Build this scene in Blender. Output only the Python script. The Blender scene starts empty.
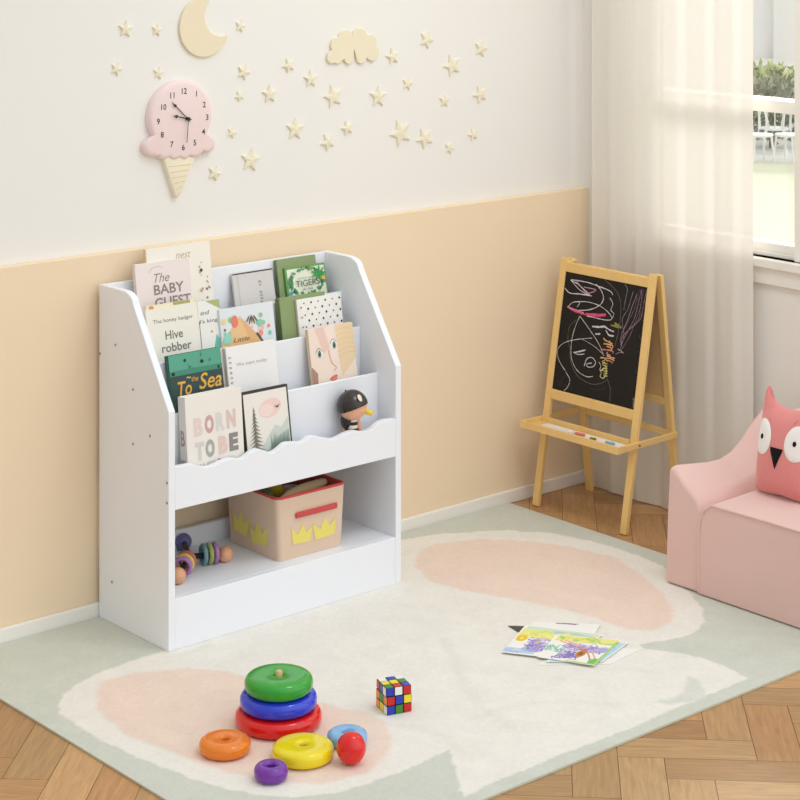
import bpy, bmesh, math, random
import numpy as np
from mathutils import Vector, Matrix, Euler
random.seed(7)
S = bpy.context.scene
COL = S.collection
PI = math.pi
sin, cos, rad = math.sin, math.cos, math.radians

# ------------------------------------------------------------------ camera calibration
HY, FP = -98.0, 1967.0                      # horizon row and focal length in pixels of an 800 x 800 frame
AY = math.atan2(2270, 1967)
FW = Vector((cos(AY), sin(AY), 0)); RT = Vector((sin(AY), -cos(AY), 0)); UP = Vector((0, 0, 1))
CAM = Vector((-2.36706, -3.75903, 1.6))
RZ = 0.005                                  # top of the rug
def ray(px, py): return FW + RT*((px-400)/FP) - UP*((py-HY)/FP)
def at(px, py, axis, val):                  # pixel -> point on an axis plane
    d = ray(px, py); return CAM + d*((val-CAM[axis])/d[axis])
def at_pl(px, py, n, d0):                   # pixel -> point on plane n.p = d0
    d = ray(px, py); n = Vector(n); return CAM + d*((d0-n.dot(CAM))/n.dot(d))

cd = bpy.data.cameras.new('camera'); cam = bpy.data.objects.new('camera', cd); COL.objects.link(cam)
cam.location = CAM; cam.rotation_euler = (PI/2, 0, AY-PI/2)
cd.sensor_width = 36; cd.lens = 36*FP/800; cd.shift_y = -(400-HY)/800; cd.clip_end = 300
S.camera = cam

# ------------------------------------------------------------------ materials
def lin(c):
    c = c/255.0
    return c/12.92 if c <= .04045 else ((c+.055)/1.055)**2.4
def rgb(h):
    if isinstance(h, str): h = tuple(int(h[i:i+2], 16) for i in (0, 2, 4))
    return (lin(h[0]), lin(h[1]), lin(h[2]), 1.0)
MATS = {}
def nodes(name):
    m = bpy.data.materials.new(name); m.use_nodes = True
    nt = m.node_tree; return m, nt, nt.nodes['Principled BSDF']
def mat(name, color, rough=.5, spec=.5, noise=0, nscale=40, bump=0, bscale=200, sheen=0, coat=0, metal=0):
    if name in MATS: return MATS[name]
    m, nt, b = nodes(name)
    c = rgb(color)
    b.inputs['Base Color'].default_value = c
    b.inputs['Roughness'].default_value = rough
    b.inputs['Specular IOR Level'].default_value = spec
    b.inputs['Sheen Weight'].default_value = sheen
    b.inputs['Coat Weight'].default_value = coat
    b.inputs['Metallic'].default_value = metal
    tc = nt.nodes.new('ShaderNodeTexCoord')
    if noise:
        n = nt.nodes.new('ShaderNodeTexNoise'); n.inputs['Scale'].default_value = nscale; n.inputs['Detail'].default_value = 5
        nt.links.new(tc.outputs['Object'], n.inputs['Vector'])
        mx = nt.nodes.new('ShaderNodeMix'); mx.data_type = 'RGBA'
        mx.inputs['A'].default_value = tuple(min(1, v*(1-noise)) for v in c[:3])+(1,)
        mx.inputs['B'].default_value = tuple(min(1, v*(1+noise)) for v in c[:3])+(1,)
        nt.links.new(n.outputs['Fac'], mx.inputs['Factor']); nt.links.new(mx.outputs['Result'], b.inputs['Base Color'])
    if bump:
        n2 = nt.nodes.new('ShaderNodeTexNoise'); n2.inputs['Scale'].default_value = bscale; n2.inputs['Detail'].default_value = 4
        nt.links.new(tc.outputs['Object'], n2.inputs['Vector'])
        bp = nt.nodes.new('ShaderNodeBump'); bp.inputs['Strength'].default_value = bump; bp.inputs['Distance'].default_value = .002
        nt.links.new(n2.outputs['Fac'], bp.inputs['Height']); nt.links.new(bp.outputs['Normal'], b.inputs['Normal'])
    MATS[name] = m
    return m
def wood(name, c1, c2, axis=2, scale=9, rough=.45):
    if name in MATS: return MATS[name]
    m, nt, b = nodes(name)
    tc = nt.nodes.new('ShaderNodeTexCoord'); mp = nt.nodes.new('ShaderNodeMapping')
    sc = [scale*8]*3; sc[axis] = scale*.6; mp.inputs['Scale'].default_value = sc
    n = nt.nodes.new('ShaderNodeTexNoise'); n.inputs['Scale'].default_value = 1.5; n.inputs['Detail'].default_value = 6
    mx = nt.nodes.new('ShaderNodeMix'); mx.data_type = 'RGBA'
    mx.inputs['A'].default_value = rgb(c1); mx.inputs['B'].default_value = rgb(c2)
    nt.links.new(tc.outputs['Object'], mp.inputs['Vector']); nt.links.new(mp.outputs['Vector'], n.inputs['Vector'])
    nt.links.new(n.outputs['Fac'], mx.inputs['Factor']); nt.links.new(mx.outputs['Result'], b.inputs['Base Color'])
    b.inputs['Roughness'].default_value = rough
    MATS[name] = m
    return m
def vcol_mat(name, rough=.6, spec=.3, grain=0, gscale=300, bump=0, coat=0):
    if name in MATS: return MATS[name]
    m, nt, b = nodes(name)
    a = nt.nodes.new('ShaderNodeVertexColor'); a.layer_name = 'Col'
    src = a.outputs['Color']
    b.inputs['Roughness'].default_value = rough; b.inputs['Specular IOR Level'].default_value = spec
    b.inputs['Coat Weight'].default_value = coat
    if grain or bump:
        tc = nt.nodes.new('ShaderNodeTexCoord'); n = nt.nodes.new('ShaderNodeTexNoise')
        n.inputs['Scale'].default_value = gscale; n.inputs['Detail'].default_value = 3
        nt.links.new(tc.outputs['Object'], n.inputs['Vector'])
        if grain:
            mr = nt.nodes.new('ShaderNodeMapRange'); mr.inputs['To Min'].default_value = 1-grain; mr.inputs['To Max'].default_value = 1+grain
            nt.links.new(n.outputs['Fac'], mr.inputs['Value'])
            vm = nt.nodes.new('ShaderNodeVectorMath'); vm.operation = 'SCALE'
            nt.links.new(src, vm.inputs[0]); nt.links.new(mr.outputs['Result'], vm.inputs['Scale']); src = vm.outputs['Vector']
        if bump:
            bp = nt.nodes.new('ShaderNodeBump'); bp.inputs['Strength'].default_value = bump; bp.inputs['Distance'].default_value = .002
            nt.links.new(n.outputs['Fac'], bp.inputs['Height']); nt.links.new(bp.outputs['Normal'], b.inputs['Normal'])
    nt.links.new(src, b.inputs['Base Color'])
    MATS[name] = m
    return m

WALLW = mat('wall_paint_white', (239, 237, 232), .85, .2, .012, 3)
ORANGE = mat('wall_paint_peach', (243, 221, 189), .8, .2, .015, 4)
TRIMW = mat('trim_white', (244, 240, 231), .45, .4)
MELA = mat('white_melamine', (242, 245, 250), .38, .45, .006, 30)
HOLE = mat('screw_cap_grey', (150, 150, 155), .5)
PRINT = vcol_mat('printed_ink', .55, .3)
PAPER = mat('paper_pages', (240, 234, 220), .8, .2, .03, 300)

# ------------------------------------------------------------------ mesh building
class MB:
    def __init__(s): s.v = []; s.f = []; s.c = []; s.mi = []
    def add(s, vs, fs, col=None, mi=0):
        o = len(s.v); s.v += [tuple(v) for v in vs]
        for f in fs: s.f.append([o+i for i in f]); s.c.append(col); s.mi.append(mi)
        return s
    def box(s, x0, x1, y0, y1, z0, z1, col=None, mi=0, M=None):
        vs = [Vector((x, y, z)) for z in (z0, z1) for y in (y0, y1) for x in (x0, x1)]
        if M: vs = [M @ v for v in vs]
        return s.add(vs, [(0,2,3,1),(4,5,7,6),(0,1,5,4),(2,6,7,3),(0,4,6,2),(1,3,7,5)], col, mi)
    def prism(s, poly, ext, col=None, mi=0):     # poly: 3-D points in order, ext: extrusion vector
        n = len(poly); a = [Vector(p) for p in poly]; e = Vector(ext); b = [p+e for p in a]
        fs = [tuple(range(n)), tuple(range(2*n-1, n-1, -1))]
        fs += [(i, i+n, (i+1) % n+n, (i+1) % n) for i in range(n)]
        return s.add(a+b, fs, col, mi)
    def lathe(s, prof, seg=40, M=None, col=None, mi=0, closed=False):
        vs = []; n = len(prof)
        for k in range(seg):
            a = 2*PI*k/seg
            for r, z in prof: vs.append(Vector((r*cos(a), r*sin(a), z)))
        if M: vs = [M @ v for v in vs]
        fs = []
        for k in range(seg):
            k2 = (k+1) % seg
            for i in range(n if closed else n-1):
                j = (i+1) % n
                fs.append((k*n+i, k2*n+i, k2*n+j, k*n+j))
        return s.add(vs, fs, col, mi)
    def sphere(s, c, r, seg=24, rings=14, M=None, col=None, mi=0, sc=(1,1,1)):
        prof = [(r*sin(PI*i/rings), -r*cos(PI*i/rings)) for i in range(rings+1)]
        T = Matrix.Translation(Vector(c)) @ (M or Matrix.Identity(4)) @ Matrix.Diagonal((sc[0], sc[1], sc[2], 1))
        return s.lathe(prof, seg, T, col, mi)
    def loft(s, secs, col=None, mi=0, caps=True):
        n = len(secs[0]); vs = [p for sec in secs for p in sec]; fs = []
        for k in range(len(secs)-1):
            for i in range(n):
                j = (i+1) % n; fs.append((k*n+i, k*n+j, (k+1)*n+j, (k+1)*n+i))
        if caps: fs.append(tuple(range(n-1, -1, -1))); o = (len(secs)-1)*n; fs.append(tuple(range(o, o+n)))
        return s.add(vs, fs, col, mi)
    def bar(s, a, b, w, d, side=Vector((0, 1, 0)), col=None, mi=0):  # rectangular bar, w along side
        a = Vector(a); b = Vector(b); t = (b-a).normalized(); u = (side - t*side.dot(t)).normalized(); n = t.cross(u)
        sec = lambda p: [p+u*(w/2)+n*(d/2), p-u*(w/2)+n*(d/2), p-u*(w/2)-n*(d/2), p+u*(w/2)-n*(d/2)]
        return s.loft([sec(a), sec(b)], col, mi)
    def tube(s, pts, r, seg=10, col=None, mi=0):
        pts = [Vector(p) for p in pts]; secs = []
        for i, p in enumerate(pts):
            t = (pts[min(i+1, len(pts)-1)]-pts[max(i-1, 0)]).normalized()
            u = t.orthogonal().normalized() if i == 0 else (u - t*u.dot(t)).normalized()
            w = t.cross(u)
            secs.append([p+(u*cos(2*PI*k/seg)+w*sin(2*PI*k/seg))*r for k in range(seg)])
        return s.loft(secs, col, mi)
    def build(s, name, m, parent=None, smooth=None, bevel=0, sub=0, loc=None, rot=None, fix=True, segs=2):
        me = bpy.data.meshes.new(name); me.from_pydata(s.v, [], s.f)
        for mm in (m if isinstance(m, (list, tuple)) else [m]): me.materials.append(mm)
        me.polygons.foreach_set('material_index', s.mi)
        if any(c is not None for c in s.c):
            ca = me.color_attributes.new('Col', 'FLOAT_COLOR', 'CORNER')
            cc = {}
            buf = np.ones((len(me.loops), 4), dtype=np.float32); k = 0
            for f, c in zip(s.f, s.c):
                key = c if c is not None else (255, 255, 255)
                if key not in cc: cc[key] = rgb(key)
                buf[k:k+len(f)] = cc[key]; k += len(f)
            ca.data.foreach_set('color', buf.ravel())
        if fix:
            bm = bmesh.new(); bm.from_mesh(me); bmesh.ops.recalc_face_normals(bm, faces=bm.faces); bm.to_mesh(me); bm.free()
        if smooth is not None:
            me.polygons.foreach_set('use_smooth', [True]*len(me.polygons))
            if smooth < 180: me.set_sharp_from_angle(angle=rad(smooth))
        me.update()
        o = bpy.data.objects.new(name, me); COL.objects.link(o)
        if parent: o.parent = parent
        if loc is not None: o.location = loc
        if rot is not None: o.rotation_euler = rot
        if bevel:
            b = o.modifiers.new('bevel', 'BEVEL'); b.width = bevel; b.segments = segs; b.limit_method = 'ANGLE'; b.angle_limit = rad(40)
        if sub:
            d = o.modifiers.new('sub', 'SUBSURF'); d.levels = d.render_levels = sub
        return o

def tag(o, label=None, cat=None, group=None, kind=None):
    if label: o['label'] = label
    if cat: o['category'] = cat
    if group: o['group'] = group
    if kind: o['kind'] = kind
    return o
def thing(name, label, cat, loc=(0, 0, 0), rot=(0, 0, 0), group=None):
    o = bpy.data.objects.new(name, None); COL.objects.link(o); o.empty_display_size = .05
    o.location = loc; o.rotation_euler = rot
    return tag(o, label, cat, group)
def struct(o, label=None): return tag(o, label, None, None, 'structure')
def copy_tree(o, parent=None):
    c = o.copy(); COL.objects.link(c)
    if parent: c.parent = parent
    for ch in [x for x in bpy.data.objects if x.parent == o]: copy_tree(ch, c)
    return c

# ------------------------------------------------------------------ flat printed art
_txt = {}
def text_mesh(st, shear=0.0, bold=0.0):
    k = (st, shear, bold)
    if k in _txt: return _txt[k]
    cu = bpy.data.curves.new('lettering', 'FONT'); cu.body = st; cu.shear = shear; cu.offset = bold; cu.resolution_u = 3
    o = bpy.data.objects.new('lettering', cu); COL.objects.link(o)
    dg = bpy.context.evaluated_depsgraph_get(); dg.update()
    me = bpy.data.meshes.new_from_object(o.evaluated_get(dg))
    vs = [(v.co.x, v.co.y) for v in me.vertices]; fs = [tuple(p.vertices) for p in me.polygons]
    bpy.data.objects.remove(o); bpy.data.curves.remove(cu); bpy.data.meshes.remove(me)
    xs = [v[0] for v in vs]; ys = [v[1] for v in vs]; x0, x1, y0, y1 = min(xs), max(xs), min(ys), max(ys)
    vs = [((x-x0)/(x1-x0), (y-y0)/(y1-y0)) for x, y in vs]
    _txt[k] = (vs, fs, (x1-x0)/(y1-y0))
    return _txt[k]
class Art:
    """printed shapes in (u, v) of a cover: u to the right, v down from the top edge, both 0..1"""
    def __init__(s, w, h, place, step=.00005, base=.0003):
        s.w, s.h, s.place, s.mb, s.l, s.step, s.base = w, h, place, MB(), 0, step, base
    def _put(s, pts, fs, col):
        d = s.base+s.l*s.step; s.l += 1
        s.mb.add([s.place(u, v, d) for u, v in pts], fs, col)
    def poly(s, col, pts): s._put(pts, [tuple(range(len(pts)))], col); return s
    def rect(s, col, u0, v0, u1, v1): return s.poly(col, [(u0, v1), (u1, v1), (u1, v0), (u0, v0)])
    def ell(s, col, u, v, ru, rv=None, n=18, rot=0):
        rv = ru*s.w/s.h if rv is None else rv
        pts = []
        for k in range(n):
            a, b = ru*s.w*cos(2*PI*k/n), rv*s.h*sin(2*PI*k/n)
            pts.append((u+(a*cos(rot)-b*sin(rot))/s.w, v-(a*sin(rot)+b*cos(rot))/s.h))
        return s.poly(col, pts)
    def stroke(s, col, pts, width):
        P = [Vector((u*s.w, v*s.h)) for u, v in pts]; L = []; R = []
        for i, p in enumerate(P):
            t = P[min(i+1, len(P)-1)]-P[max(i-1, 0)]
            if t.length < 1e-9: t = Vector((1, 0))
            t.normalize(); n = Vector((-t.y, t.x))*width/2; L.append(p+n); R.append(p-n)
        vs = [(q.x/s.w, q.y/s.h) for q in L+R]; n = len(P)
        s._put(vs, [(i, i+1, n+i+1, n+i) for i in range(n-1)], col); return s
    def text(s, col, st, u, v, wu, hv=None, shear=0, bold=0, rot=0):  # u, v: lower left; wu: width; hv: height
        vs, fs, asp = text_mesh(st, shear, bold)
        W = wu*s.w; H = hv*s.h if hv else W/asp
        pts = []
        for x, y in vs:
            a, b = x*W, y*H
            a, b = a*cos(rot)-b*sin(rot), a*sin(rot)+b*cos(rot)
            pts.append((u+a/s.w, v-b/s.h))
        s._put(pts, fs, col); return s
    def build(s, name, parent): return s.mb.build(name, PRINT, parent, fix=False)
def smooth_curve(pts, n=6):
    P = [Vector(p) for p in pts]; out = []
    for i in range(len(P)-1):
        a, b, c, d = P[max(i-1, 0)], P[i], P[i+1], P[min(i+2, len(P)-1)]
        for k in range(n):
            t = k/n
            q = .5*((2*b)+(c-a)*t+(2*a-5*b+4*c-d)*t*t+(3*b-a-3*c+d)*t**3); out.append(tuple(q))
    out.append(tuple(P[-1])); return out
def circles_outline(circs, c, n=160):           # outline of a union of circles, seen from the inner point c
    out = []
    for k in range(n):
        a = 2*PI*k/n; d = Vector((cos(a), sin(a))); best = 0
        for x, y, r in circs:
            f = Vector((x-c[0], y-c[1])); b = f.dot(d); q = b*b-(f.length_squared-r*r)
            if q > 0: best = max(best, b+math.sqrt(q))
        out.append((c[0]+d.x*best, c[1]+d.y*best))
    return out

# ------------------------------------------------------------------ the room
YW = .012            # face of the peach dado
YWW = .035           # face of the white wall above it
XR = 1.59            # face of the right wall
ZD = at(300, (268.5+188)/2+.5, 1, YW).z   # top of the dado
ZD = at(583.5, 188, 1, YW).z
XL = -2.2
struct(MB().box(XL, XR+.12, YWW, YWW+.12, 0, 2.7).build('wall_back', WALLW))
tag(struct(MB().box(XL, XR, YW, YWW, 0, ZD).build('trim_1', ORANGE, bevel=.002)), 'peach painted lower half of the back wall')
struct(MB().box(XL, XR-.012, .001, YW, 0, .035).build('baseboard_back', TRIMW, bevel=.003))
W0, W1, WZ0, WZ1 = -1.30, -.145, .70, 2.15
w = MB()
w.box(XR, XR+.12, -1.7, W0, 0, 2.3); w.box(XR, XR+.12, W1, YWW, 0, 2.3)
w.box(XR, XR+.12, W0, W1, 0, WZ0); w.box(XR, XR+.12, W0, W1, WZ1, 2.3)
struct(w.build('wall_right', mat('wall_paint_right', (240, 236, 229), .85, .2, .012, 3)))
struct(MB().box(XR-.012, XR, -1.7, .001, 0, .035).build('baseboard_right', TRIMW, bevel=.003))
# window: sill board, frame, sashes, panes
wr = struct(thing('window_1', None, None, (XR+.06, -.75, WZ0)))
def win(name, m, boxes, parent=wr, bevel=.002):
    b = MB()
    for q in boxes: b.box(*q)
    o = b.build(name, m, parent, bevel=bevel); o.matrix_parent_inverse = Matrix.Translation((-(XR+.06), .75, -WZ0)); return o
win('window_sill', TRIMW, [(XR-.02, XR+.10, W0-.06, W1+.06, WZ0-.022, WZ0), (XR-.010, XR, W0-.04, W1+.04, WZ0-.065, WZ0-.022)])
MUL = (-.732, -.690)
win('window_frame', TRIMW, [(XR+.02, XR+.10, W0, W0+.03, WZ0, WZ1), (XR+.02, XR+.10, W1-.03, W1, WZ0, WZ1), (XR+.02, XR+.10, W0, W1, WZ1-.03, WZ1), (XR+.02, XR+.10, W0, W1, WZ0, WZ0+.012), (XR+.005, XR+.10, MUL[0], MUL[1], WZ0, WZ1)])
GLASS, gnt, gb = nodes('window_glass')
gnt.nodes.remove(gb)
tr = gnt.nodes.new('ShaderNodeBsdfTransparent'); gl = gnt.nodes.new('ShaderNodeBsdfGlossy'); gl.inputs['Roughness'].default_value = .02
mx = gnt.nodes.new('ShaderNodeMixShader'); mx.inputs['Fac'].default_value = .05
gnt.links.new(tr.outputs[0], mx.inputs[1]); gnt.links.new(gl.outputs[0], mx.inputs[2]); gnt.links.new(mx.outputs[0], gnt.nodes['Material Output'].inputs['Surface'])
for ya, yb in ((MUL[1], W1-.03), (W0+.03, MUL[0])):
    lo = win('lower_sash', TRIMW, [(XR+.022, XR+.05, ya, yb, WZ0+.012, WZ0+.036), (XR+.022, XR+.05, ya, yb, 1.066, 1.098), (XR+.022, XR+.05, ya, ya+.008, WZ0, 1.09), (XR+.022, XR+.05, yb-.014, yb, WZ0, 1.09)])
    up = win('upper_sash', TRIMW, [(XR+.055, XR+.083, ya, yb, 1.066, 1.098), (XR+.055, XR+.083, ya, yb, WZ1-.06, WZ1-.03), (XR+.055, XR+.083, ya, ya+.008, 1.09, WZ1-.03), (XR+.055, XR+.083, yb-.014, yb, 1.09, WZ1-.03)])
    win('pane', GLASS, [(XR+.034, XR+.037, ya+.004, yb-.004, WZ0+.02, 1.08)], bevel=0); win('pane', GLASS, [(XR+.067, XR+.070, ya+.004, yb-.004, 1.09, WZ1-.04)], bevel=0)

# floor: herringbone oak, planks at 45 degrees to the walls
PW, NL = .0865, 3
a0 = at(617.5, 756.5, 2, 0)
dp = Vector((1, -1, 0)).normalized(); dq = Vector((1, 1, 0)).normalized()
p0 = a0.dot(dp); q0 = a0.dot(dq)
bm = bmesh.new(); uvl = bm.loops.layers.uv.new('grain'); cl = bm.loops.layers.float_color.new('Col')
rf = random.Random(3)
def plank(pa, pb, qa, qb, along_p):
    g = .0006
    pa += g; pb -= g; qa += g; qb -= g
    cs = [(pa, qa), (pb, qa), (pb, qb), (pa, qb)]
    c = dp*((pa+pb)/2)+dq*((qa+qb)/2)
    if not (XL-.2 < c.x < XR+.25 and -4.3 < c.y < .3): return
    f = bm.faces.new([bm.verts.new(dp*p+dq*q) for p, q in cs])
    ou, ov = rf.uniform(0, 50), rf.uniform(0, 50)
    t = rf.random(); k = rf.uniform(.90, 1.07)
    base = Vector((199, 160, 113))*(1-t)+Vector((186, 140, 94))*t
    col = rgb(tuple(base*k))
    for l, (p, q) in zip(f.loops, cs):
        uu, vv = (p, q) if along_p else (q, p)
        l[uvl].uv = (uu+ou, vv+ov); l[cl] = col
for k in range(-70, 70):
    for m in range(-20, 20):
        i, j = k+m*NL, -k+m*NL
        plank(p0+i*PW, p0+(i+NL)*PW, q0+j*PW, q0+(j+1)*PW, True)
        plank(p0+i*PW, p0+(i+1)*PW, q0+(j-NL)*PW, q0+j*PW, False)
for co, no in (((XR+.01, 0, 0), (1, 0, 0)), ((0, YW+.01, 0), (0, 1, 0)), ((XL, 0, 0), (-1, 0, 0)), ((0, -4.2, 0), (0, -1, 0))):
    bmesh.ops.bisect_plane(bm, geom=bm.verts[:]+bm.edges[:]+bm.faces[:], plane_co=co, plane_no=no, clear_outer=True)
bmesh.ops.recalc_face_normals(bm, faces=bm.faces)
for f in bm.faces:
    if f.normal.z < 0: f.normal_flip()
r = bmesh.ops.create_cube(bm, size=1, matrix=Matrix.Translation(((XL+XR)/2, (-4.2+YW)/2, -.026)) @ Matrix.Diagonal((XR-XL, 4.2+YW, .05, 1)))
for v in r['verts']:
    for f in v.link_faces: f.material_index = 1
me = bpy.data.meshes.new('floor'); bm.to_mesh(me); bm.free()
fm, nt, b = nodes('oak_herringbone')
uv = nt.nodes.new('ShaderNodeUVMap'); uv.uv_map = 'grain'
mp = nt.nodes.new('ShaderNodeMapping'); mp.inputs['Scale'].default_value = (7, 75, 1)
n = nt.nodes.new('ShaderNodeTexNoise'); n.inputs['Scale'].default_value = 1.6; n.inputs['Detail'].default_value = 7; n.inputs['Distortion'].default_value = .8
vc = nt.nodes.new('ShaderNodeVertexColor'); vc.layer_name = 'Col'
mr = nt.nodes.new('ShaderNodeMapRange'); mr.inputs['From Min'].default_value = .25; mr.inputs['From Max'].default_value = .75; mr.inputs['To Min'].default_value = .78; mr.inputs['To Max'].default_value = 1.14
vm = nt.nodes.new('ShaderNodeVectorMath'); vm.operation = 'SCALE'
bp = nt.nodes.new('ShaderNodeBump'); bp.inputs['Strength'].default_value = .15; bp.inputs['Distance'].default_value = .001
for x, y in ((uv.outputs[0], mp.inputs[0]), (mp.outputs[0], n.inputs['Vector']), (n.outputs['Fac'], mr.inputs[0]), (vc.outputs[0], vm.inputs[0]), (mr.outputs[0], vm.inputs['Scale']), (vm.outputs[0], b.inputs['Base Color']), (n.outputs['Fac'], bp.inputs['Height']), (bp.outputs[0], b.inputs['Normal'])): nt.links.new(x, y)
b.inputs['Roughness'].default_value = .42; b.inputs['Specular IOR Level'].default_value = .35
me.materials.append(fm); me.materials.append(mat('floor_joint', (110, 76, 48), .8))
fl = bpy.data.objects.new('floor', me); COL.objects.link(fl); struct(fl)

# ------------------------------------------------------------------ rug
def gp(pts, z=RZ, sx=1, ox=0, oy=0): return [tuple(at(ox+x/sx, oy+y/sx, 2, z).xy) for x, y in pts]
RX0, RX1, RY0, RY1 = -.392, 1.272, -1.213, -.001
def sdf(X, Y, poly):
    P = np.array(poly); d = np.full(X.shape, 1e9); ins = np.zeros(X.shape, bool); n = len(P)
    for i in range(n):
        a, b = P[i], P[(i+1) % n]; e = b-a
        t = np.clip(((X-a[0])*e[0]+(Y-a[1])*e[1])/(e@e+1e-12), 0, 1)
        d = np.minimum(d, (X-a[0]-t*e[0])**2+(Y-a[1]-t*e[1])**2)
        cnd = (a[1] > Y) != (b[1] > Y)
        xi = a[0]+(Y-a[1])*e[0]/(e[1] if abs(e[1]) > 1e-12 else 1e-12)
        ins ^= cnd & (X < xi)
    return np.where(ins, -1, 1)*np.sqrt(d)
def vnoise(X, Y, sc, seed):
    rg = np.random.RandomState(seed); T = rg.rand(256, 256)
    x, y = X*sc+100, Y*sc+100; xi, yi = np.floor(x).astype(int), np.floor(y).astype(int); fx, fy = x-xi, y-yi
    fx, fy = fx*fx*(3-2*fx), fy*fy*(3-2*fy); g = lambda i, j: T[i % 256, j % 256]
    return (g(xi, yi)*(1-fx)+g(xi+1, yi)*fx)*(1-fy)+(g(xi, yi+1)*(1-fx)+g(xi+1, yi+1)*fx)*fy
NX, NY = 400, 292
gx = np.linspace(RX0, RX1, NX); gy = np.linspace(RY0, RY1, NY); X, Y = np.meshgrid(gx, gy)
warp = (vnoise(X, Y, 45, 1)-.5)*.007+(vnoise(X, Y, 140, 2)-.5)*.005
SAGE, CREAM, PINK = (208, 211, 199), (237, 233, 224), (237, 213, 196)
SAGE2 = (212, 215, 206)
def cl3(c): return np.array(rgb(c)[:3])
img = np.zeros(X.shape+(3,)); img[:] = cl3(SAGE)
def blend(col, d, soft=.006, amt=1.0):
    a = np.clip(.5-(d+warp)/soft, 0, 1)*amt
    img[:] = img*(1-a[..., None])+cl3(col)*a[..., None]
cream = [(168,650),(115,666),(85,679),(64,694),(58,705),(60,713),(74,724),(102,741),(145,760),(187,777),(230,790),(264,796),(298,797),(332,793),(366,784),(400,773),(449,749),(456,775),(463,799),(489,784),(550,759),(615,734),(680,707),(748,678),(725,666),(700,657),(672,652),(646,649),(640,645),(655,641.5),(680,637.5),(696,632),(704,622),(703,610),(691,594),(663,566),(640,556),(592,541),(550,533),(499,530),(435,534.5),(402,540),(380,548),(360,560),(250,600)]
blend(CREAM, sdf(X, Y, gp(cream)), .006)
pl = [(96,692),(98,684),(107,680),(136,673),(187,668),(230,672),(280,690),(340,708),(365,712),(385,722),(391,738),(389,752),(366,773),(323,784),(272,781),(230,773),(187,758),(158,747),(124,733),(98,711)]
blend(PINK, sdf(X, Y, gp(pl)), .012, .85)
pr = [(417,568),(416,558),(422,550),(436,544),(478,539),(529,541),(571,547),(614,557),(643,576),(664,596),(674,611),(670,623),(652,630),(631,630),(605,621),(571,611),(529,602),(465,591),(431,581)]
blend(PINK, sdf(X, Y, gp(pr)), .012, .85)
leaf = [(652,702),(668,699),(684,692),(688,676),(696,679),(706,690),(705,698),(690,702),(668,704)]
blend(SAGE2, sdf(X, Y, gp(leaf)), .010, .75)
for pts, wd, am in (([(445,640),(452,655),(462,680),(480,705),(510,725)], .012, .35), ([(470,720),(520,705),(570,702),(610,705)], .010, .30), ([(540,690),(575,672),(620,668),(655,672)], .012, .25), ([(182,655),(196,650),(208,646)], .006, .6), ([(400,725),(440,735),(470,760)], .010, .3), ([(560,600),(590,622),(610,640)], .012, .2)):
    pp = gp(smooth_curve(pts, 5)); d = np.full(X.shape, 1e9)
    for a, b in zip(pp[:-1], pp[1:]):
        a, b = np.array(a), np.array(b); e = b-a; t = np.clip(((X-a[0])*e[0]+(Y-a[1])*e[1])/(e@e), 0, 1)
        d = np.minimum(d, np.hypot(X-a[0]-t*e[0], Y-a[1]-t*e[1]))
    blend((214, 209, 198), d-wd, .016, am*.6)
img *= (1+(vnoise(X, Y, 25, 5)-.5)*.05+(vnoise(X, Y, 170, 6)-.5)*.07)[..., None]
vs = np.stack([X, Y, np.full(X.shape, RZ)], -1).reshape(-1, 3)
idx = np.arange(NX*NY).reshape(NY, NX)
fs = np.stack([idx[:-1, :-1], idx[:-1, 1:], idx[1:, 1:], idx[1:, :-1]], -1).reshape(-1, 4)
bnd = list(idx[0, :])+list(idx[1:, -1])+list(idx[-1, -2::-1])+list(idx[-2:0:-1, 0])
nb = len(bnd); low = vs[bnd].copy(); low[:, 2] = .0005
allv = vs.tolist()+low.tolist(); allf = fs.tolist()+[[bnd[i], len(vs)+i, len(vs)+(i+1) % nb, bnd[(i+1) % nb]] for i in range(nb)]
me = bpy.data.meshes.new('rug'); me.from_pydata(allv, [], allf)
ca = me.color_attributes.new('Col', 'FLOAT_COLOR', 'POINT')
cc = np.ones((len(allv), 4), dtype=np.float32); cc[:len(vs), :3] = img.reshape(-1, 3); cc[len(vs):, :3] = cl3((205, 198, 170))
ca.data.foreach_set('color', cc.ravel())
me.materials.append(vcol_mat('rug_pile', .95, .1, .05, 500, .35)); me.update()
rug = bpy.data.objects.new('area_rug', me); COL.objects.link(rug)
tag(rug, 'large cream rug with pink petals and sage green ground on the wood floor', 'rug')

# ------------------------------------------------------------------ bookcase
BW, BD, BT, Z0 = .655, .272, .017, RZ
YB = -.002; YF = -.276
bc = thing('bookcase', 'white tiered kids bookcase with scalloped front panel against the peach wall', 'bookcase', (BW/2, -.14, Z0))
def P(b, name, m=MELA, parent=bc, bevel=.0015, **k):
    o = b.build(name, m, parent, bevel=bevel, **k); o.matrix_parent_inverse = Matrix.Translation(-Vector(parent.location)); return o
HT = .747
prof = [(YB, Z0), (YF, Z0), (YF, .514)]
prof += [(-.140, .722), (-.1375, .7285), (-.134, .734), (-.129, .7385), (-.122, .742), (-.112, .7455), (-.10, HT), (YB, HT)]
for x in (0, BW-BT):
    sp = P(MB().prism([(x, y, z) for y, z in prof], (BT, 0, 0)), 'side_panel')
    if x == 0:
        for px, py in [(99.6, 353.4), (115.5, 345), (133, 389.5), (150, 436), (133, 444), (167, 483), (167, 503), (112, 582)]:
            q = at(px, py, 0, 0)
            c = MB().lathe([(0, 0), (.0032, 0), (.0032, .0006), (0, .0006)], 14, Matrix.Translation((0, min(q.y, -.006), q.z)) @ Matrix.Rotation(-PI/2, 4, 'Y')).build('screw_cap', HOLE, sp)
XI0, XI1 = BT, BW-BT
PT = .008
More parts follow.
